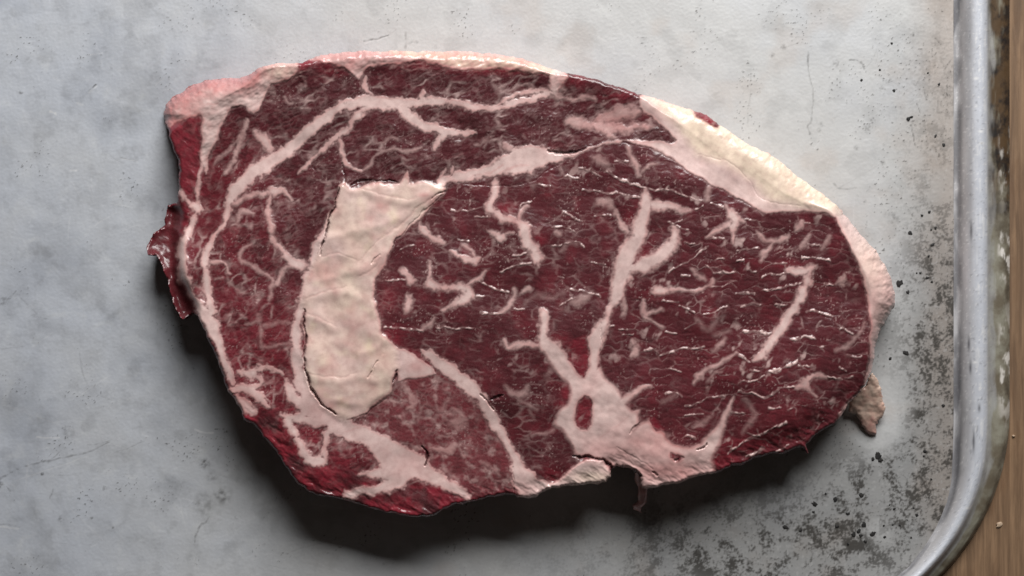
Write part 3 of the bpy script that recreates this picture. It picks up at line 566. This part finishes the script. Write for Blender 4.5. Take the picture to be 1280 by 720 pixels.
# ---- wet highlights on the eye, painted as thin pale raised lines
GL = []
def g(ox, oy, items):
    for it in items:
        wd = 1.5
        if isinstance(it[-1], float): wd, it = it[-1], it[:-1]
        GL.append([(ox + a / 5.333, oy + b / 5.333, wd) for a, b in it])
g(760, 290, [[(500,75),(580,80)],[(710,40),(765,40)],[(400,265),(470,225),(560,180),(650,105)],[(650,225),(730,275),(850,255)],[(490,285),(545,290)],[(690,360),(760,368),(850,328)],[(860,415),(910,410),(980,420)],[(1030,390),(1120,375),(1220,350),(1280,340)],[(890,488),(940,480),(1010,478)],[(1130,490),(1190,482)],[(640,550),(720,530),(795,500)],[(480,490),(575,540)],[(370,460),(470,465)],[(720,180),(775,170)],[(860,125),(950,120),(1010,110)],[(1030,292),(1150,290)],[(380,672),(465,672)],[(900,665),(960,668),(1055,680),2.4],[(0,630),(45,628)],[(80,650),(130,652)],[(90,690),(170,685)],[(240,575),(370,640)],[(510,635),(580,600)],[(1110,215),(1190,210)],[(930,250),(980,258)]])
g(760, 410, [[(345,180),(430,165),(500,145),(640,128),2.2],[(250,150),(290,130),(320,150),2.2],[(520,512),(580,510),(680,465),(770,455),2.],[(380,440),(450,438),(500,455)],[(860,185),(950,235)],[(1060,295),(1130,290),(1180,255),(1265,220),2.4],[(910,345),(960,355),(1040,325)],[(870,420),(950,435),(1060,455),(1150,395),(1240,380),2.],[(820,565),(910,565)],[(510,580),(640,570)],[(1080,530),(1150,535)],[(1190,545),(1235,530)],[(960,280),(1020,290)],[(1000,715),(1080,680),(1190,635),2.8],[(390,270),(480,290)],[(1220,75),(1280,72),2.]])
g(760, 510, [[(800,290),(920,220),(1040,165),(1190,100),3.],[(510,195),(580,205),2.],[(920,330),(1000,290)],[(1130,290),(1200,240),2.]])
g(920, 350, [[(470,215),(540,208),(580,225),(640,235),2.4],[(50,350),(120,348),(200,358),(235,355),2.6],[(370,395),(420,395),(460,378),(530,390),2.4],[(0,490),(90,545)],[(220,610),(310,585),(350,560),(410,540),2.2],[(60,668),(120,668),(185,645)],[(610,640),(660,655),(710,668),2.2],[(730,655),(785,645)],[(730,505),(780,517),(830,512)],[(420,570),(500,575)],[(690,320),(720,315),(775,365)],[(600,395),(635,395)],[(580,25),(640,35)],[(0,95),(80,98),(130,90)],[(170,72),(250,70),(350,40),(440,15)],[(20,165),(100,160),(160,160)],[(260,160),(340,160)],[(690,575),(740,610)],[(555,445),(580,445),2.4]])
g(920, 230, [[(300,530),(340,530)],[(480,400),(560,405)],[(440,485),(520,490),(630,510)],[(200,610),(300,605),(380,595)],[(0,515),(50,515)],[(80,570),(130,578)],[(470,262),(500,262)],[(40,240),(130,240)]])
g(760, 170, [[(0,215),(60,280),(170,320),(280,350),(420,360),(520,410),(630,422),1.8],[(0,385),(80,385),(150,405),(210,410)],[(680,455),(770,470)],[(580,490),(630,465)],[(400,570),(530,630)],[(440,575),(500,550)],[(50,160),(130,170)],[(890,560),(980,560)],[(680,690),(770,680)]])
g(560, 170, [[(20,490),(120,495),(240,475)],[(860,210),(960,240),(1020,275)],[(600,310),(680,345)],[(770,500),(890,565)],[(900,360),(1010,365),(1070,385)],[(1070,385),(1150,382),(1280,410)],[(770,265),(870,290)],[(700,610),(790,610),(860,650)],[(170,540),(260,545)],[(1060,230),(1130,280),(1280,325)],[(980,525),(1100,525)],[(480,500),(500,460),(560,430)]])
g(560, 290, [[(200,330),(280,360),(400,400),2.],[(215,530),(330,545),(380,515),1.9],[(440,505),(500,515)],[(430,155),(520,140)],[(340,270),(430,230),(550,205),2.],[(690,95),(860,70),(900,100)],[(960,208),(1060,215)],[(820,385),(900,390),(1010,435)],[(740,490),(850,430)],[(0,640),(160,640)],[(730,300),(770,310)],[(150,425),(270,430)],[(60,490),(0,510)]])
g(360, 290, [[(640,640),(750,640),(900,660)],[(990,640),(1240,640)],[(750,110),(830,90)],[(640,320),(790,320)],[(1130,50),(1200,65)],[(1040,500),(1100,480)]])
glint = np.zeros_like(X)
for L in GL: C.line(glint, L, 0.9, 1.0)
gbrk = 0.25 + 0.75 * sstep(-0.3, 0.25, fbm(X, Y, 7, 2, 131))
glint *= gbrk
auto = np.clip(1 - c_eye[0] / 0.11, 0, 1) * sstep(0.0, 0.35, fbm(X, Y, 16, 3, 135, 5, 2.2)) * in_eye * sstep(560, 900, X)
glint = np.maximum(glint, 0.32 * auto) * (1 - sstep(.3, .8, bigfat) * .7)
# ---- cracks and muscle borders (depth)
crack = np.zeros_like(X)
CR = [([(424,236,2),(418,255,3),(412,272,3.6),(408,290,3),(404,306,2),(400,318,1)], 1), ([(381,386,1.5),(379,400,3),(380,412,3.4),(382,426,3),(379,446,3),(382,464,3.4),(387,482,4),(394,495,4),(400,504,3),(408,511,2),(418,517,1.6)], 1),
 ([(476,318,1),(470,324,2.2),(464,330,2)], .5), ([(527,558,2),(531,564,3),(532,572,4),(531,582,3)], 1), ([(712,570,1),(720,571,4),(735,571,5),(748,574,4),(762,581,5),(776,585,6),(790,589,7),(800,594,6)], 1),
 ([(869,563,2),(876,559,4),(884,555,2)], .9), ([(842,576,3),(849,573,2)], .6), ([(461,473,2),(466,464,2.5),(471,452,1.6)], .45), ([(490,478,2),(494,470,4),(496,464,2)], .8), ([(602,494,2),(610,503,3),(616,512,2)], .7), ([(611,500,2),(620,497,4),(628,495,2)], .7),
 ([(684,188,4),(700,191,6),(712,191,4),(730,186,1)], .8), ([(428,206,2),(430,222,3),(429,232,2)], .4), ([(440,231,5),(455,227,6),(480,226,5),(497,228,3)], .5),
 ([(775,178,1.5),(812,186,2),(835,195,2.4),(854,210,2.4),(876,225,2.4),(902,238,2.4),(929,252,2),(948,263,1.4)], .14), ([(872,194,1),(895,198,1.6),(916,207,1.4),(934,222,1.4),(947,243,1.4),(962,252,1.8),(981,256,2),(1000,256,1.4)], .13),
 ([(556,238,2),(540,257,2),(515,279,2),(493,303,2),(488,316,1)], .28), ([(580,231,1.4),(631,232,1.6),(663,226,1.6),(691,209,1.6),(719,196,1.4)], .2), ([(750,404,1.4),(752,440,2),(750,452,1.4)], .3),
 ([(540,248,1),(550,241,2),(555,238,1)], .6), ([(787,541,1.4),(793,533,2.4),(800,527,1.4)], .5), ([(770,560,1),(800,575,2),(815,585,1.4)], .2), ([(815,590,2),(822,594,3)], .5), ([(440,524,1),(462,513,1.4),(482,500,1)], .3),
 ([(640,615,2),(643,600,1.4),(641,585,1)], .35), ([(388,200,2),(396,218,3),(384,232,2)], .15), ([(300,560,2),(330,575,2)], .3)]
for L, s_ in CR: C.line(crack, [(a, b, 0.62 * c) for a, b, c in L], 0.9, s_)
# ---- pigment fields
red = np.maximum(red, 0.95 * in_edge * sstep(-0.5, 0.3, fbm(X, Y, 30, 3, 141)))
red = np.maximum(red, 0.38 * in_cap * sstep(400, 280, X) * sstep(120, 220, Y)); red = np.maximum(red, 0.4 * in_low); red = np.maximum(red, 0.6 * in_side); red = np.maximum(red, 0.5 * sstep(300, 440, Y) * in_cap)
red = np.maximum(red, 0.22 * in_eye * sstep(0.0, 0.6, fbm(X, Y, 40, 3, 143)))
red = np.maximum(red, 0.3 * sstep(0.25, 0.6, blur(bigfat, 6, 2)) * in_eye * sstep(-.1, .4, fbm(X, Y, 16, 2, 145)))
def blob(o, x, y, rx, ry, s_): return np.maximum(o, s_ * np.exp(-((X - x) / rx) ** 2 - ((Y - y) / ry) ** 2))
for (x, y, rx, ry, s_) in [(484,375,12,22,.55),(488,420,18,14,.6),(632,260,14,8,.7),(584,312,8,7,.5),(675,300,9,8,.6),(798,320,16,12,.7),(788,276,8,10,.5),(700,425,14,8,.5),(708,490,8,12,.7),(703,506,10,6,.6),(900,575,24,12,.9),(930,555,60,12,.5),(985,330,20,6,.5),(995,520,60,20,.35),(720,95,20,8,.55),(780,120,24,10,.5),(620,88,90,5,.5),(715,100,14,8,.8),(690,185,20,6,.35),(810,142,6,5,.8),(415,85,18,10,.6),(520,80,20,8,.5),(440,560,30,16,.55),(560,600,70,14,.45),(690,595,12,12,.6),(970,545,60,16,.4),(915,470,120,70,.15),(395,420,16,30,.4),(1055,275,14,6,.4)]: red = blob(red, x, y, rx, ry, s_)
yel = np.zeros_like(X); pink = np.zeros_like(X); brown = np.zeros_like(X)
C.poly(pink, [(440,56),(700,70),(690,92),(600,90),(450,84)], 6, .5)
C.poly(yel, [(805,118),(905,140),(1060,250),(1050,266),(1000,258),(962,250),(940,225),(905,205),(870,192),(850,160)], 10, .75)
C.poly(yel, [(450,58),(690,75),(690,92),(600,90),(520,74)], 6, .9)
yel = np.maximum(yel, 0.45 * soft_poly(KER, 6) * (0.7 + 0.6 * fbm(X, Y, 45, 2, 151)))
for (x, y, rx, ry, s_) in [(985,243,7,7,.95),(405,450,14,16,.6),(430,420,26,18,.35),(350,90,24,10,.5),(1090,330,30,40,.3),(740,596,26,8,.5),(1000,225,40,30,.7)]: yel = blob(yel, x, y, rx, ry, s_)
pink = np.maximum(pink, 1.0 * sstep(34, 6, sd) * sstep(380, 300, X) * (Y < 175))
skin = sstep(14, 3, sd) * sstep(720, 690, X) * sstep(130, 100, Y - 0.1 * (300 - X)); red = np.maximum(red, .8 * skin); C.poly(pink, [(385,60),(470,60),(465,92),(400,82)], 8, .6)
for (x, y, rx, ry, s_) in [(320,95,60,12,.45),(230,140,28,20,.75),(270,115,30,10,.25),(820,555,60,32,.6),(770,565,45,22,.5),(840,590,55,18,.75),(735,480,20,30,.2),(520,580,60,20,.3),(400,510,30,30,.25),(520,458,14,8,.4),(540,590,30,16,.25),(300,500,20,20,.45),(700,100,12,10,.5),(655,610,20,14,.3),(440,505,50,10,.3),(478,440,20,30,.3),(478,350,12,40,.35),(535,250,14,10,.4),(530,244,10,4,.6),(770,150,40,14,.5),(830,140,20,16,.3),(640,275,20,8,.3),(1110,365,14,26,.3),(1090,390,14,60,.35),(460,330,40,30,.12)]: pink = blob(pink, x, y, rx, ry, s_)
kn = soft_poly(KER, 4); pink = np.maximum(pink, kn * (0.12 + 0.55 * np.clip(fbm(X, Y, 34, 3, 221), 0, 1))); yel = np.maximum(yel, kn * np.clip(0.9 * fbm(X, Y, 30, 3, 223), 0, 1))
pink = np.clip(pink + 0.18 * fbm(X, Y, 26, 3, 153) + 0.3 * (soft_poly(RIM_L, 3) + soft_poly(RIM_T, 3)) * fbm(X, Y, 9, 4, 235) + 0.55 * sstep(.95, .55, blur(bigfat, 3, 2)) * bigfat, 0, 1)
for (x, y, rx, ry, s_) in [(458,226,18,4,.8),(400,262,6,6,.6),(700,188,20,5,.4),(268,300,10,40,.35),(690,184,24,7,.3)]: brown = blob(brown, x, y, rx, ry, s_)
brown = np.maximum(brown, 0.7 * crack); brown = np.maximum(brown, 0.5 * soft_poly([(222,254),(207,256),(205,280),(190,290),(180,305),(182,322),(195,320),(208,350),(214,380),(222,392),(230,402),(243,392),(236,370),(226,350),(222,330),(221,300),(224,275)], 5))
fat_glint = np.clip(np.maximum(np.maximum(bigfat * (1 - 0.16 * skin) * (0.93 + 0.2 * fbm(X, Y, 9, 4, 155) - 0.18 * sstep(0.1, .6, fbm(X, Y, 16, 3, 156)) * (1 - blur(bigfat, 7, 1))), mar), glint * 0.9), 0, 1) * (1 - 0.9 * sstep(.3, .9, crack))  # fat amount, with the highlight lines painted in as pale pigment
red = np.clip(red * (1 + 0.4 * fbm(X, Y, 7, 3, 157)) + 0.22 * (cellv - .45), 0, 1); brown = np.maximum(brown, (0.5 + 0.5 * in_cap) * np.clip(.45 - cellv, 0, 1) * lean)
# ---- relief (in picture pixels)
T = 0.0232 / S
FLAP = [(222,254),(207,256),(205,280),(190,290),(180,305),(182,322),(195,320),(208,350),(214,380),(222,392),(230,402),(243,392),(236,370),(226,350),(222,330),(221,300),(224,275)]
capm = blur(soft_poly([(806,116),(860,120),(1045,240),(1050,258),(1000,256),(945,226),(905,205),(850,158)], 3), 7)
R = 5 + 36 * blur(soft_poly([(1046,265),(1062,300),(1085,360),(1091,420),(1089,470),(1130,480),(1140,340),(1060,240)], 2), 8) + 7 * blur(soft_poly([(385,60),(700,60),(700,92),(385,82)], 2), 5) \
    + 32 * blur(soft_poly([(195,95),(330,75),(300,110),(255,140),(235,158),(185,158)], 2), 6) + 32 * capm
Hd = np.minimum(0.78 * T, R * (1.3 - 0.8 * capm))
q_ = np.clip(sd / R, 0, 1)
prof = -Hd * (1 - np.sqrt(np.clip(1 - (1 - q_) ** 2, 0, 1)))
sag = 6.5 * fbm(X, Y, 210, 2, 161) + 2.4 * fbm(X, Y, 70, 2, 162) + 8 * np.exp(-((X - 700) / 400) ** 2 - ((Y - 330) / 220) ** 2) - 8
rel = 0.5 * sstep(0, 1, bigfat) + 0.7 * fbm(X, Y, 30, 2, 163)
fold = np.zeros_like(X)
for L in ([(383,396,3),(396,399,5),(410,405,5),(420,412,3)], [(388,468,3),(400,475,5),(425,476,5),(450,473,4),(470,476,2)], [(395,352,3),(425,345,6),(455,334,7),(480,320,6),(505,296,4)], [(440,238,3),(470,244,5),(500,254,5),(530,246,4),(548,240,2)], [(450,444,3),(466,438,4),(480,426,3)], [(384,330,3),(410,322,5),(440,318,4)], [(395,300,2),(430,292,4),(470,284,5),(510,268,4)], [(420,500,3),(450,505,4),(475,492,3)], [(400,372,3),(430,366,5),(455,372,4)]): C.line(fold, [(a, b, c * 1.3) for a, b, c in L], 8, 1.0)
lm = soft_poly(RIM_L, 5) + soft_poly(RIM_T, 4); rel += lm * (1.4 * fbm(X, Y, 16, 3, 231, -25, 1.6) + 0.3 * fbm(X, Y, 5, 2, 233, -25, 2))
crease = np.zeros_like(X)
for L in ([(549,240,1.5),(522,261,2.4),(497,283,2.6),(470,303,2.6),(448,326,1.6)], [(441,236,1.4),(470,240,2),(500,247,2.2),(520,248,1.4)], [(384,393,1.6),(398,397,2.2),(420,406,1.2)], [(466,470,2),(470,456,3),(478,442,1.6)], [(400,320,1.2),(425,318,2),(445,324,1.4)], [(384,372,1.2),(410,364,1.8),(432,358,1.2)], [(432,540,1),(462,528,1.6),(485,512,1.2)], [(385,466,1.4),(410,471,2),(445,468,1.2)], [(450,345,1.4),(466,336,2),(478,322,1.2)], [(620,218,1.4),(640,210,2.4),(660,206,1.2)], [(585,224,1),(610,216,2),(628,206,1.6)], [(730,560,1),(760,540,2),(785,520,1.2)], [(810,560,1.4),(840,575,2),(870,578,1.4)], [(880,590,1.2),(900,560,1.8)], [(770,575,1.4),(790,560,2),(812,548,1.4)], [(255,120,1.4),(290,118,2),(312,110,1.4)], [(240,132,1.2),(270,130,2)], [(875,165,1),(920,190,1.6),(960,222,1.2)], [(850,140,1),(900,170,1.6),(950,200,1.2)]): C.line(crease, L, 2.0, 0.9)
crease *= bigfat; pink = np.maximum(pink, .5 * crease * (1 - yel)); brown = np.maximum(brown, 0.0)
rel += 1.7 * blur(fold, 2) - 0.45 * crease * soft_poly(KER, 3)
rel += soft_poly(KER, 7) * (2.2 + 1.7 * fbm(X, Y, 44, 2, 165, 20, 1.4))
rel += soft_poly(ROOT, 6) * (0.8 * fbm(X, Y, 24, 3, 167, 30, 1.3)) + soft_poly(RIM_R, 6) * (1 - .6 * capm) * (1.1 * fbm(X, Y, 30, 2, 168, 40, 3) + 0.15 * fbm(X, Y, 8, 2, 169, 40, 4))
fib = fbm(C.X, C.Y, 4.5, 3, 171, 8, 2.6)
rel += lean * (0.26 * fib * (in_eye + in_low * .8) + in_cap * (0.42 * fbm(C.X, C.Y, 5.5, 3, 173, -28, 2.4)) + (in_edge + in_side) * 0.7 * fbm(C.X, C.Y, 7, 3, 175, 35, 3))
wr = (sstep(0, .5, c_eye[0]) - .5) * 0.6 * in_eye * (0.12 + 0.88 * sstep(620, 820, X)) + (sstep(0, .6, c_c2[0]) - .5) * 0.55 * in_cap + (sstep(0, .6, c_l2[0]) - .5) * 0.4 * in_low
rel += lean * 0.45 * wr + 0.95 * glint * lean - 3.2 * crack
rel += 3.0 * is_gr
rel += sstep(26, 6, sd) * sstep(480, 560, Y) * 1.6 * fbm(C.X, C.Y, 9, 3, 179, 30, 3)
zpx = T + prof + sag * sstep(0, 40, sd) + rel * sstep(0, 5, sd + 3) - 30 * sstep(320, 195, X) * sstep(340, 250, Y) - 10 * sstep(70, 4, sd) ** 1.6 * sstep(840, 980, X) * sstep(420, 520, Y) - 9 * sstep(38, 4, sd) ** 1.5 * sstep(430, 540, Y)
fl = blur(soft_poly(FLAP, 2), 5); zpx = zpx * (1 - 0.4 * fl) + fl * 2 * fbm(X, Y, 22, 2, 181)
Zs = np.maximum(zpx, 5) * S
# ---- mesh: keep the cells inside, snap the border on the outline
keep = sd > -0.6
q = keep[:-1, :-1] & keep[1:, :-1] & keep[:-1, 1:] & keep[1:, 1:]
gy_, gx_ = np.gradient(blur(sd.astype(np.float32), 1, 1)); gl = np.hypot(gx_, gy_) + 1e-6; gx_ /= gl; gy_ /= gl
used = np.zeros(X.shape, bool)
used[:-1, :-1] |= q; used[1:, :-1] |= q; used[:-1, 1:] |= q; used[1:, 1:] |= q
cnt = np.zeros(X.shape, int); cnt[:-1, :-1] += q; cnt[1:, :-1] += q; cnt[:-1, 1:] += q; cnt[1:, 1:] += q
bord = used & (cnt < 4)
Xs = np.where(bord, X - gx_ * np.clip(sd, -1, 1.2), X); Ys = np.where(bord, Y - gy_ * np.clip(sd, -1, 1.2), Y)
P = world(Xs, Ys, Zs)
# normals of the whole top, so the parts join without seams
dxv = np.gradient(P, axis=1); dyv = np.gradient(P, axis=0)
N = np.cross(dyv, dxv); N /= np.linalg.norm(N, axis=-1, keepdims=True) + 1e-12
if N[300, 400, 2] < 0: N = -N
A = np.stack([fat_glint, red, yel], -1); B = np.stack([pink, brown, 0 * pink], -1)
# class of each face
fid = ids[:-1, :-1]
ctr = np.arange(X.size).reshape(X.shape)
quads = np.stack([ctr[1:, :-1], ctr[1:, 1:], ctr[:-1, 1:], ctr[:-1, :-1]], -1)
qf = quads[q]; qi = fid[q]
Pf = P.reshape(-1, 3); Nf = N.reshape(-1, 3); Af = A.reshape(-1, 3); Bf = B.reshape(-1, 3)
# side wall: border edges pulled down to the tray
e = np.concatenate([qf[:, [0, 1]], qf[:, [1, 2]], qf[:, [2, 3]], qf[:, [3, 0]]]); ei = np.tile(qi, 4)
key = np.minimum(e[:, 0], e[:, 1]).astype(np.int64) * X.size + np.maximum(e[:, 0], e[:, 1])
_, inv, c_ = np.unique(key, return_inverse=True, return_counts=True)
b_ = c_[inv] == 1; be, bi = e[b_], ei[b_]
gw = np.stack([blur(gx_.astype(np.float32), 3, 1), -blur(gy_.astype(np.float32), 3, 1), 0 * gx_], -1).reshape(-1, 3)
LV = [(0.0, 0.0), (0.08, 0.4), (0.25, 0.8), (0.5, 0.2), (0.75, -2.0), (0.92, -6.0), (1.0, -9.0)]
vol = fbm(X, Y, 12, 3, 191).ravel()
def wall_pts(vi):
    out = []
    for k, (f, off) in enumerate(LV):
        p = Pf[vi].copy(); z0 = p[:, 2]
        p[:, 2] = z0 * (1 - f) + 0.0004 * f
        p -= gw[vi] * ((off + (1.8 * vol[vi] if k else 0)) * S)[:, None] if k else 0
        out.append(p)
    return out
parts_made = []
allowed = sorted(NAMES)
# tiny classes go to the muscle under them
for i in allowed:
    fsel = qi == i
    if not fsel.any(): continue
    name, label = NAMES[i]
    F = qf[fsel]; wsel = bi == i
    u, inv2 = np.unique(F, return_inverse=True); Fn = inv2.reshape(F.shape)
    VV, FF, NN, AA, BB = [Pf[u]], [Fn], [Nf[u]], [Af[u]], [Bf[u]]
    if wsel.any():
        we = be[wsel]; wu, winv = np.unique(we, return_inverse=True); winv = winv.reshape(we.shape)
        base = len(u); pts = wall_pts(wu); n = len(wu)
        for k, p in enumerate(pts):
            VV.append(p); sl_ = -0.9 + 1.2 * LV[k][0]
            nn = -gw[wu] * 1.0; nn[:, 2] = (0.9, .6, .25, 0, -.3, -.7, -.9)[k]
            if k == 0: nn = Nf[wu]
            NN.append(nn / (np.linalg.norm(nn, axis=1, keepdims=True) + 1e-9)); AA.append(Af[wu]); BB.append(Bf[wu])
        for k in range(len(pts) - 1):
            a, b = winv[:, 0] + base + k * n, winv[:, 1] + base + k * n
            FF.append(np.stack([b, a, a + n, b + n], -1))
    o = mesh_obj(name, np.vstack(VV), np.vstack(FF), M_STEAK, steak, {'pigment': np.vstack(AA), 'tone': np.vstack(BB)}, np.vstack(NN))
    if label: o['label'] = label
# ---- loose bits hanging off the edge
def sheet(name, poly, z0, z1, label, col, zf=None, thick=4.0):
    """a fleshy flap: domed top sheet over its own outline"""
    P_ = np.array(poly, float); xs = np.arange(P_[:, 0].min() - 2, P_[:, 0].max() + 3, 0.8); ys = np.arange(P_[:, 1].min() - 2, P_[:, 1].max() + 3, 0.8)
    c = make_canvas(xs, ys, 1.1); _, d = c.poly_sd(poly, full=True); X_, Y_ = c.X0, c.Y0
    k = d > -0.5; qq = k[:-1, :-1] & k[1:, :-1] & k[:-1, 1:] & k[1:, 1:]
    dome = thick * np.sqrt(np.clip(1 - (1 - np.clip(d / (thick * 1.6), 0, 1)) ** 2, 0, 1))
    zz = (zf(X_, Y_) if zf else z0) + dome + 1.0 * fbm(X_, Y_, 12, 2, 201) + 0.15 * fbm(X_, Y_, 4, 2, 203)
    PV = world(X_, Y_, np.maximum(zz, 1.0) * S).reshape(-1, 3)
    ii = np.arange(X_.size).reshape(X_.shape); F = np.stack([ii[1:, :-1], ii[1:, 1:], ii[:-1, 1:], ii[:-1, :-1]], -1)[qq]
    used_, iv = np.unique(F, return_inverse=True); F = iv.reshape(F.shape); V_ = PV[used_]
    low = V_.copy(); low[:, 2] = np.maximum(low[:, 2] - (dome.ravel()[used_] + 1.5) * S * 1.3, 0.0002)
    ed = np.concatenate([F[:, [0, 1]], F[:, [1, 2]], F[:, [2, 3]], F[:, [3, 0]]]); kk = np.minimum(ed[:, 0], ed[:, 1]) * 1000003 + np.maximum(ed[:, 0], ed[:, 1])
    _, iv2, cc = np.unique(kk, return_inverse=True, return_counts=True); ed = ed[cc[iv2] == 1]; n = len(V_)
    side = np.stack([ed[:, 1], ed[:, 0], ed[:, 0] + n, ed[:, 1] + n], -1)
    a, b = col(X_, Y_, d); a = a.reshape(-1, 3)[used_]; b = b.reshape(-1, 3)[used_]
    o = mesh_obj(name, np.vstack([V_, low]), np.vstack([F, F[:, ::-1] + n, side]), M_STEAK, steak, {'pigment': np.vstack([a, a]), 'tone': np.vstack([b, b])})
    if label: o['label'] = label
    return o
def tan_col(X_, Y_, d):
    n = fbm(X_, Y_, 10, 3, 211); tip = sstep(518, 536, Y_)
    f = np.clip(0.92 + 0.1 * n - 0.2 * tip, 0, 1); z = 0 * n
    return np.stack([f * .88, 0.35 + z, np.clip(0.85 + 0.3 * n, 0, 1)], -1), np.stack([np.clip(0.3 + 0.4 * n + .3 * tip, 0, 1), np.clip(0.3 * tip + 0.12 * sstep(0.0, .5, fbm(X_, Y_, 6, 3, 213)), 0, 1), z], -1)
def strand_col(X_, Y_, d):
    n = fbm(X_, Y_, 8, 3, 215); z = 0 * n
    return np.stack([np.clip(0.7 + .3 * n, 0, 1), .6 + z, .1 + z], -1), np.stack([np.clip(.6 + .4 * n, 0, 1), z, z], -1)
sheet('fat_flap', [(1070,490),(1086,474),(1092,466),(1097,474),(1102,486),(1105,500),(1105,512),(1104,520),(1098,526),(1095,534),(1094,541),(1087,543),(1080,539),(1076,527),(1070,518),(1060,514),(1062,504)], 8, 8, 'translucent tan flap of fat at the lower right edge', tan_col, lambda x, y: np.interp(y, [466, 490, 515, 543], [26, 18, 9, 2]))
sheet('fat_strand', [(796,588),(804,592),(806,604),(808,616),(808,628),(802,634),(800,640),(793,637),(791,632),(796,624),(797,612),(794,600)], 6, 6, 'thin pink strand hanging from the bottom edge', strand_col, lambda x, y: np.interp(y, [588, 605, 640], [60, 32, 8]), 3.0)
# ---- splinters on the table
for (x, y, r) in ((1249, 656, 4.5), (1267, 545, 2.2)):
    o = pebble('wood_splinter', x, y, -0.003, r, 0.0006, M_CHIP, None, 0.75, 1.2)
    o['category'] = 'splinter'; o['label'] = 'pale splinter on the brown table below the tray corner' if r > 3 else 'smaller pale splinter on the brown table close to the tray rim, higher up'
